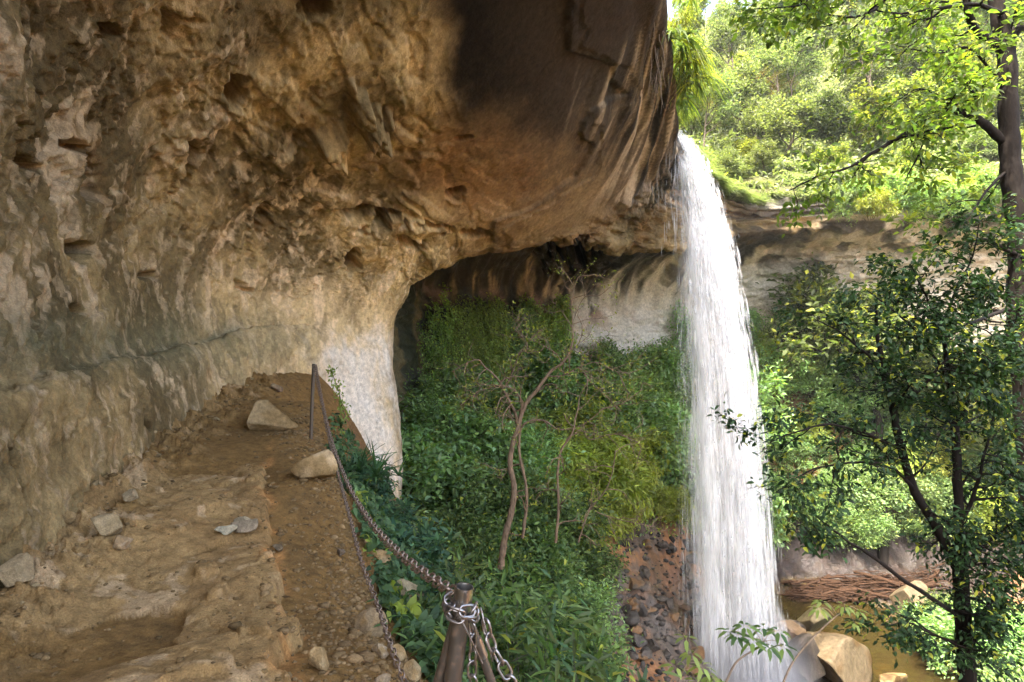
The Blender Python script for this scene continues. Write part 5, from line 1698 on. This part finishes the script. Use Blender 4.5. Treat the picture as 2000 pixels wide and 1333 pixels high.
# bamboo grass in front
BGS = "narrow leaved bamboo grass stems at the slope's foot"
bam = make_tree(1302, "bamboo_plant", "narrow leaved bamboo grass behind the chain wrapped post", "plant", BGS, 1.1, .006, dict(levels=1, kids=[9], ratio=.4, wander=.14, up=.0, start=.3, ang=(.5, 1.1), rmin=.001), dict(per=6, length=.12, aspect=.19, ca=G_DARK, cb=G_MID * .6, yel=.03, spread=.05, hang=.4, style="oval"), matl=M_LEAF, stems=5, lean=.35, crown="foliage")
bmu = [False]
for (x, y, Yd, s) in [(930, 1160, 3.4, 1), (985, 1180, 3.3, 1), (1040, 1240, 3.0, 1), (1000, 1290, 2.7, .9), (1090, 1280, 3.2, 1), (1130, 1330, 3.2, 1.1), (880, 1120, 4.2, 1), (1060, 1350, 2.6, .9), (960, 1100, 4.4, 1.1), (1180, 1350, 3.8, 1.1), (1020, 1120, 5, 1.2), (840, 1050, 5.5, 1.0)]:
    p = P(x, y + 60, Yd)
    place([bam], bmu, 0, (p[0], p[1], max(float(ground(p[0], p[1])), p[2] - .5)), rc.uniform(0, 6.28), s)

# the spiky plant past the end of the chain
sp = thing("spiky_plant", tuple(P(735, 935, 7.4)), "spiky plant with long sword leaves on the slope edge against the white rock", "plant")
g = Geo(); r_ = np.random.default_rng(51)
for (cx_, n_, l_) in ((np.zeros(3), 24, .62), (P(690 + 88, 930, 7.3) - P(735, 935, 7.4), 14, .4), (P(703, 918, 7.4) - P(735, 935, 7.4), 22, .5)):
    for k in range(n_):
        a = r_.uniform(0, 6.28); e = r_.uniform(.15, 1.45)
        t = np.linspace(0, 1, 7)
        ln = l_ * r_.uniform(.6, 1.15)
        dh = np.array((math.cos(a), math.sin(a), 0))
        p = cx_ + dh * (t * math.cos(e) * ln + .12 * t * t * ln)[:, None] + np.array((0, 0, 1.0)) * (t * math.sin(e) * ln - .4 * t ** 2.2 * ln * math.cos(e))[:, None]
        sd = np.array((-dh[1], dh[0], 0)); w_ = .028 * np.array([.7, 1, 1, .9, .7, .4, .03])
        v = np.concatenate([p + sd * w_[:, None] / 2 + np.array((0, 0, .006)), p, p - sd * w_[:, None] / 2 + np.array((0, 0, .006))])
        f = []
        for s in range(6):
            f += [[s, s + 7, s + 8, s + 1], [s + 7, s + 14, s + 15, s + 8]]
        g.add(v, f, np.array((.045, .085, .035)) * r_.uniform(.6, 1.7))
g.build("sword_leaves", M_LEAF_DARK, sp)
# thin green vine on the white scar
vg = Geo(); sv = Geo(); r_ = np.random.default_rng(53)
vp = smooth_path([P(645, 722, 10.4), P(655, 745, 10.2), P(663, 770, 10.0), P(668, 795, 9.8), P(676, 818, 9.6)], 40)
sv.tube(vp - vp[0], .006, 5, cap=False)
n = 150
i = r_.integers(0, 40, n)
leaves(vg, vp[i] - vp[0] + r_.normal(0, .05, (n, 3)), unit(r_.normal(0, .6, (n, 3)) + np.array((0, -.3, -.3))), unit(r_.normal(0, .5, (n, 3)) + np.array((.3, -.6, .6))), .075, .035, tint(r_, n, G_LIGHT, G_MID, .2))
vr = thing("vine", tuple(vp[0]), "small bright green vine trailing down against the white rock scar", "vine")
vg.build("foliage", M_LEAF, vr, smooth=False); sv.build("stems", M_BARK, vr, color=False)


# ------------------------------------------------------------------ the trees in front, limb by limb
def hero(name, label, limbs, seed, cfg, leaf, matb, matl, twigs, twig_len, base, per_limb=None, crown="crown", sides=10):
    """limbs: lists of (px, py, distance, radius in m); twigs sprout along the thinner limbs"""
    pl_ = Plant(seed)
    base = np.asarray(base)
    for li, lb in enumerate(limbs):
        c = np.array([P(a, b_, y_) for a, b_, y_, _ in lb]) - base
        r = np.array([q_[3] for q_ in lb])
        k = max(8, len(lb) * 5)
        pts = smooth_path(c, k); rr2 = np.interp(np.linspace(0, len(lb) - 1, k), np.arange(len(lb)), r)
        pts = pts + np.cumsum(pl_.r.normal(0, .004, pts.shape), 0) * (rr2 < .06)[:, None]
        rr2 = np.maximum(rr2 * cfg.get('thick', 1), cfg.get('rlow', 0))
        rr2 = rr2 * (1 + .08 * np.sin(np.arange(k) * 2.1 + li))
        pl_.w.tube(pts, rr2, sides if r[0] > .03 else 6)
        nt_ = twigs if per_limb is None else per_limb[li]
        if nt_ == 0: continue
        s = np.concatenate([[0], np.cumsum(np.linalg.norm(np.diff(pts, axis=0), axis=1))])
        for a in np.linspace(.12, 1, nt_):
            i = min(int(np.interp(a * s[-1], s, np.arange(k))), k - 2)
            ax = unit(pts[i + 1] - pts[i]); perp = unit(np.cross(ax, pl_.r.normal(size=3)))
            dd = unit(ax * pl_.r.uniform(.2, .7) + perp)
            if "flat" in cfg: dd[2] *= cfg["flat"]
            pl_.branch(pts[i], dd, twig_len * pl_.r.uniform(.5, 1.25), min(rr2[i] * .7, .016) if 'rlow' not in cfg else max(.0065, min(rr2[i] * .7, .012)), 0, cfg)
    root = thing(name, tuple(base), label, "tree")
    pl_.w.build("trunk", matb, root, color=False)
    if leaf:
        pl_.foliage(**leaf).build(crown, matl, root, smooth=False)
    return root


# T1: the tree whose trunk runs down the right edge, bright leaves
Y1 = 7.0
T1 = [
    [(2060, 1500, 7.2, .17), (2030, 1100, 7.1, .16), (2006, 760, 7.0, .15), (1992, 640, 7, .14), (1992, 470, 7, .125), (1976, 350, 7, .115), (1970, 240, 7, .105), (1966, 110, 7, .10), (1950, 30, 7, .085), (1938, -60, 7, .075)],
    [(1966, 282, 7, .055), (1935, 248, 6.95, .05), (1905, 226, 6.9, .045), (1868, 218, 6.85, .04), (1825, 232, 6.8, .033), (1770, 262, 6.7, .027), (1715, 292, 6.6, .021), (1660, 325, 6.5, .015), (1600, 345, 6.4, .011), (1540, 372, 6.3, .006)],
    [(1962, 90, 7, .06), (1930, 76, 6.9, .05), (1905, 52, 6.9, .045), (1893, 10, 6.8, .038), (1878, -70, 6.8, .03)],
    [(1967, 80, 7, .06), (1990, 55, 7, .055), (2040, 30, 7, .05)],
    [(1958, 25, 6.9, .03), (1900, 12, 6.7, .024), (1830, 20, 6.5, .018), (1760, 28, 6.3, .012), (1700, 20, 6.2, .007)],
    [(1905, 226, 6.9, .022), (1905, 190, 6.8, .018), (1890, 165, 6.7, .012), (1882, 150, 6.7, .006)],
    [(1868, 218, 6.85, .016), (1840, 190, 6.7, .012), (1800, 172, 6.6, .009), (1760, 196, 6.5, .005)],
    [(1960, 170, 7, .02), (1900, 100, 6.8, .014), (1840, 105, 6.6, .010), (1780, 100, 6.5, .006)],
    [(1825, 232, 6.8, .014), (1800, 290, 6.7, .010), (1770, 350, 6.6, .006)],
    [(1900, -60, 6.6, .03), (1780, -40, 6.2, .022), (1700, 22, 6, .014), (1640, 32, 5.9, .010), (1590, 18, 5.8, .008), (1560, -5, 5.8, .004)],
    [(1720, -60, 6, .02), (1660, -45, 5.9, .016), (1600, -30, 5.8, .012), (1560, 8, 5.7, .008), (1470, 20, 5.6, .005)],
    [(1972, 330, 7, .02), (1930, 370, 6.8, .015), (1890, 420, 6.6, .010), (1840, 440, 6.5, .006)],
    [(1990, 500, 7, .03), (1930, 470, 6.6, .02), (1880, 480, 6.3, .012)],
]
hero("overhanging_tree", "large tree whose dark trunk runs up with bright yellow green leaves on long bending limbs", T1, 61,
     dict(levels=1, kids=[4], ratio=.6, wander=.25, up=.02, start=.25, ang=(.5, 1.1), rmin=.0015, flat=.5), dict(per=4, length=.092, aspect=.42, ca=np.array((.07, .115, .028)), cb=np.array((.115, .15, .03)), yel=.08, spread=.08, hang=.25, style="oval", var=.3),
     M_BARK_DARK, M_LEAF_GLOW, 10, .5, P(2060, 1500, 7.2), [0, 11, 4, 2, 8, 4, 6, 6, 5, 10, 8, 3, 2])

# T2: the dark forked tree before the pool
T2 = [
    [(1905, 1560, 6.2, .10), (1890, 1333, 6, .085), (1882, 1230, 6, .08), (1876, 1115, 6, .072), (1872, 1050, 6, .05), (1870, 950, 6, .045), (1864, 850, 6, .04), (1852, 740, 6, .03), (1840, 640, 6, .018)],
    [(1876, 1125, 6, .055), (1852, 1080, 5.95, .05), (1822, 1020, 5.9, .046), (1785, 955, 5.85, .042), (1760, 880, 5.8, .038), (1742, 800, 5.8, .034), (1728, 740, 5.8, .03), (1716, 660, 5.8, .02), (1712, 590, 5.8, .01)],
    [(1884, 1210, 6, .028), (1830, 1180, 5.8, .024), (1770, 1140, 5.6, .02), (1700, 1085, 5.4, .016), (1645, 1045, 5.3, .01), (1590, 1000, 5.2, .006)],
    [(1872, 1030, 6, .024), (1905, 960, 5.9, .018), (1925, 880, 5.8, .012), (1940, 800, 5.7, .007)],
    [(1785, 955, 5.85, .02), (1740, 915, 5.7, .015), (1660, 905, 5.5, .011), (1580, 920, 5.3, .007), (1520, 960, 5.2, .004)],
    [(1760, 880, 5.8, .02), (1700, 850, 5.6, .015), (1620, 830, 5.4, .010), (1540, 850, 5.2, .006), (1490, 870, 5.2, .003)],
    [(1742, 800, 5.8, .018), (1800, 760, 5.6, .014), (1860, 700, 5.5, .01), (1920, 690, 5.4, .006)],
    [(1728, 740, 5.8, .018), (1690, 690, 5.6, .013), (1640, 650, 5.5, .009), (1590, 620, 5.4, .005)],
    [(1864, 850, 6, .018), (1900, 760, 5.8, .014), (1960, 700, 5.6, .010)],
    [(1852, 740, 6, .016), (1800, 660, 5.8, .012), (1740, 600, 5.6, .008), (1690, 560, 5.5, .004)],
    [(1840, 640, 6, .016), (1870, 560, 5.8, .012), (1900, 490, 5.7, .008), (1910, 430, 5.6, .004)],
    [(1840, 650, 6, .014), (1810, 580, 5.8, .010), (1780, 520, 5.7, .005)],
    [(1880, 1260, 6, .018), (1830, 1240, 5.8, .013), (1780, 1215, 5.6, .008), (1740, 1220, 5.5, .004)],
    [(1884, 1240, 6, .018), (1930, 1180, 5.8, .014), (1980, 1140, 5.7, .01)],
    [(1876, 1115, 6, .018), (1930, 1060, 5.8, .013), (1985, 1020, 5.7, .01)],
    [(1990, 600, 6.9, .03), (1930, 620, 6.4, .02), (1880, 640, 6, .012), (1820, 650, 5.8, .006)],
]
hero("forked_tree", "dark forked tree with glossy shaded leaves standing in front of the amber pool", T2, 62,
     dict(levels=1, kids=[3], ratio=.6, wander=.25, up=.0, start=.2, ang=(.5, 1.1), rmin=.0015, flat=.5), dict(per=7, length=.068, aspect=.42, ca=G_DARK * .4, cb=G_DARK * .9, yel=.06, spread=.055, hang=.2, style="oval", var=.35),
     M_BARK_DARK, M_LEAF_DARK, 12, .40, P(1905, 1560, 6.2), [12, 6, 2, 12, 8, 8, 15, 7, 11, 6, 15, 13, 8, 13, 13, 9])

# T3: the nearly bare tree in the gully
T3 = [
    [(978, 1110, 9, .085), (986, 1050, 9, .08), (1000, 995, 9, .075), (1004, 950, 9, .07), (996, 905, 9, .066), (1006, 850, 9, .06), (1022, 800, 9, .05), (1045, 770, 9, .044), (1072, 735, 9, .038), (1100, 712, 9, .03), (1113, 684, 9, .024), (1115, 640, 9, .016), (1112, 600, 9, .014), (1118, 570, 9, .010), (1108, 545, 9, .007), (1090, 525, 9, .004)],
    [(1012, 835, 9, .036), (1004, 800, 8.9, .032), (985, 760, 8.85, .028), (972, 738, 8.8, .024), (946, 712, 8.8, .018), (930, 700, 8.8, .014), (905, 708, 8.8, .010), (880, 722, 8.8, .006)],
    [(985, 760, 8.85, .02), (1000, 730, 8.8, .016), (1015, 695, 8.8, .012), (1030, 680, 8.8, .008), (1018, 660, 8.8, .006), (1000, 640, 8.8, .004)],
    [(1072, 735, 9, .022), (1100, 735, 8.9, .018), (1130, 720, 8.85, .014), (1165, 712, 8.8, .010), (1200, 730, 8.8, .006), (1230, 735, 8.8, .003)],
    [(1022, 800, 9, .024), (1014, 770, 8.9, .018), (990, 755, 8.8, .014), (950, 760, 8.8, .010), (920, 775, 8.75, .006), (905, 790, 8.75, .003)],
    [(1100, 712, 9, .018), (1090, 695, 8.9, .014), (1060, 675, 8.9, .010), (1030, 662, 8.9, .007), (1010, 640, 8.9, .003)],
    [(1113, 684, 9, .012), (1130, 670, 8.9, .009), (1136, 640, 8.9, .006), (1130, 620, 8.9, .003)],
    [(1115, 640, 9, .008), (1140, 585, 8.95, .006), (1170, 578, 8.9, .004), (1195, 560, 8.9, .002)],
    [(1118, 570, 9, .008), (1130, 545, 8.95, .006), (1142, 540, 8.9, .003)],
    [(1020, 1050, 9, .04), (1030, 960, 9, .035), (1016, 880, 9, .034), (1022, 830, 9, .028), (1060, 820, 8.9, .022), (1095, 838, 8.8, .018), (1140, 828, 8.7, .014), (1180, 800, 8.6, .010), (1215, 790, 8.6, .006), (1260, 760, 8.6, .003)],
    [(1085, 1060, 8.6, .034), (1092, 990, 8.6, .030), (1090, 930, 8.6, .028), (1096, 880, 8.6, .026), (1118, 845, 8.6, .022), (1128, 800, 8.6, .016), (1135, 770, 8.6, .010), (1150, 740, 8.6, .005)],
    [(1130, 1060, 8.3, .02), (1150, 1000, 8.3, .016), (1180, 960, 8.2, .012), (1195, 920, 8.2, .008), (1200, 880, 8.2, .004)],
    [(1165, 1000, 8.3, .01), (1230, 1020, 8.2, .007), (1280, 1030, 8.2, .004)],
    [(1140, 828, 8.7, .01), (1150, 860, 8.6, .008), (1200, 850, 8.6, .005), (1250, 870, 8.6, .003)],
    [(1130, 720, 8.85, .01), (1150, 745, 8.8, .008), (1180, 770, 8.8, .005), (1210, 800, 8.8, .003)],
]
hero("bare_tree", "nearly leafless tree with crooked pale twigs standing among the gully bushes", T3, 63,
     dict(levels=1, kids=[3], ratio=.55, wander=.35, up=.03, start=.3, ang=(.6, 1.2), rmin=.0012, rlow=.0065, thick=.66), dict(per=1, length=.05, aspect=.45, ca=G_LIGHT, cb=G_YEL, yel=.2, spread=.05, style="oval"),
     bark_mat("twig_bark", (.18, .125, .08), .6), M_LEAF, 8, .5, P(978, 1110, 9), [9, 13, 12, 14, 15, 13, 4, 3, 2, 15, 10, 8, 7, 9, 10], crown="sparse_leaves")


# saplings with palmate leaves at the bottom
def sapling(name, label, stem_pts, tips, seed, col_a, col_b, leaf_l):
    r = np.random.default_rng(seed)
    g = Geo(); lf = Geo()
    p = smooth_path([P(*q_) for q_ in stem_pts], 30); b0 = p[0].copy()
    g.tube(p - b0, np.linspace(.010, .004, 30), 7)
    for (tx, ty, ty_, i) in tips:
        q_ = P(tx, ty, ty_) - b0
        st_ = p[min(i, 29)] - b0
        md = (st_ + q_) / 2 + np.array((0, 0, .03))
        g.tube(smooth_path([st_, md, q_], 8), np.linspace(.003, .0018, 8), 5)
        nl = r.integers(6, 9); a0_ = r.uniform(0, 6.28)
        for k in range(nl):
            a = a0_ + k * 6.28 / nl + r.normal(0, .1)
            dd = np.array((math.cos(a), math.sin(a), r.uniform(-.5, -.05)))
            pet = q_ + dd * .02
            leaves(lf, pet[None], dd[None], np.array([[0, 0, 1.0]]) + r.normal(0, .2, (1, 3)), leaf_l * r.uniform(.75, 1.15), leaf_l * .3, tint(r, 1, col_a, col_b, .2), "oval", .15, .25)
    root = thing(name, tuple(b0), label, "sapling")
    g.build("stem", M_BARK_PALE, root, color=False); lf.build("foliage", M_LEAF_DARK, root, smooth=False)


sapling("sapling", "young sapling with dark hand shaped leaf whorls in front of the waterfall's foot", [(1380, 1420, 4.2), (1418, 1333, 4.2), (1440, 1292, 4.2), (1480, 1266, 4.2), (1490, 1255, 4.2)],
        [(1455, 1222, 4.1, 28), (1492, 1225, 4.25, 29), (1520, 1232, 4.2, 29), (1440, 1240, 4.1, 26), (1500, 1262, 4.1, 29), (1470, 1252, 4.0, 27), (1530, 1262, 4.2, 29), (1425, 1232, 4.3, 25)], 71, G_DARK, G_MID * .7, .105)
sapling("sapling", "thin bent sapling with a few drooping leaves before the buff boulder", [(1500, 1420, 4.6), (1540, 1310, 4.6), (1580, 1255, 4.6), (1620, 1215, 4.6), (1650, 1192, 4.6)],
        [(1600, 1188, 4.55, 24), (1648, 1182, 4.6, 29), (1675, 1192, 4.6, 29), (1668, 1215, 4.55, 29), (1605, 1175, 4.7, 25)], 72, G_MID, G_LIGHT, .09)
sapling("sapling", "leafy drooping sapling low in front of the wet red slope", [(1240, 1500, 4.0), (1300, 1390, 4.0), (1330, 1320, 4.0), (1345, 1290, 4.0)],
        [(1350, 1275, 4.0, 29), (1370, 1300, 3.95, 28), (1385, 1318, 4.0, 27), (1340, 1245, 4.1, 29), (1320, 1300, 4.0, 24), (1400, 1330, 3.95, 25), (1360, 1330, 4.0, 22), (1300, 1340, 4.0, 16)], 73, G_MID, G_LIGHT * .8, .10)

# ------------------------------------------------------------------ the damp air of the gorge
hx0, hx1, hy0, hy1, hz0, hz1 = -60.0, 110.0, -30.0, 125.0, -16.0, 78.0
hz = mesh_obj("haze", [(x, y, z) for x in (hx0, hx1) for y in (hy0, hy1) for z in (hz0, hz1)],
              np.array([(0, 1, 3, 2), (4, 6, 7, 5), (0, 4, 5, 1), (2, 3, 7, 6), (0, 2, 6, 4), (1, 5, 7, 3)]), None, smooth=False)
m, nt, b = new_mat("haze_air")
nt.nodes.remove(b)
pv_ = node(nt, "ShaderNodeVolumePrincipled")
pv_.inputs["Color"].default_value = (.97, 1.0, .94, 1)
pv_.inputs["Density"].default_value = .0004
pv_.inputs["Anisotropy"].default_value = .3
nt.links.new(pv_.outputs[0], nt.nodes["Material Output"].inputs["Volume"])
hz.data.materials.append(m)
tag(hz, kind="stuff")
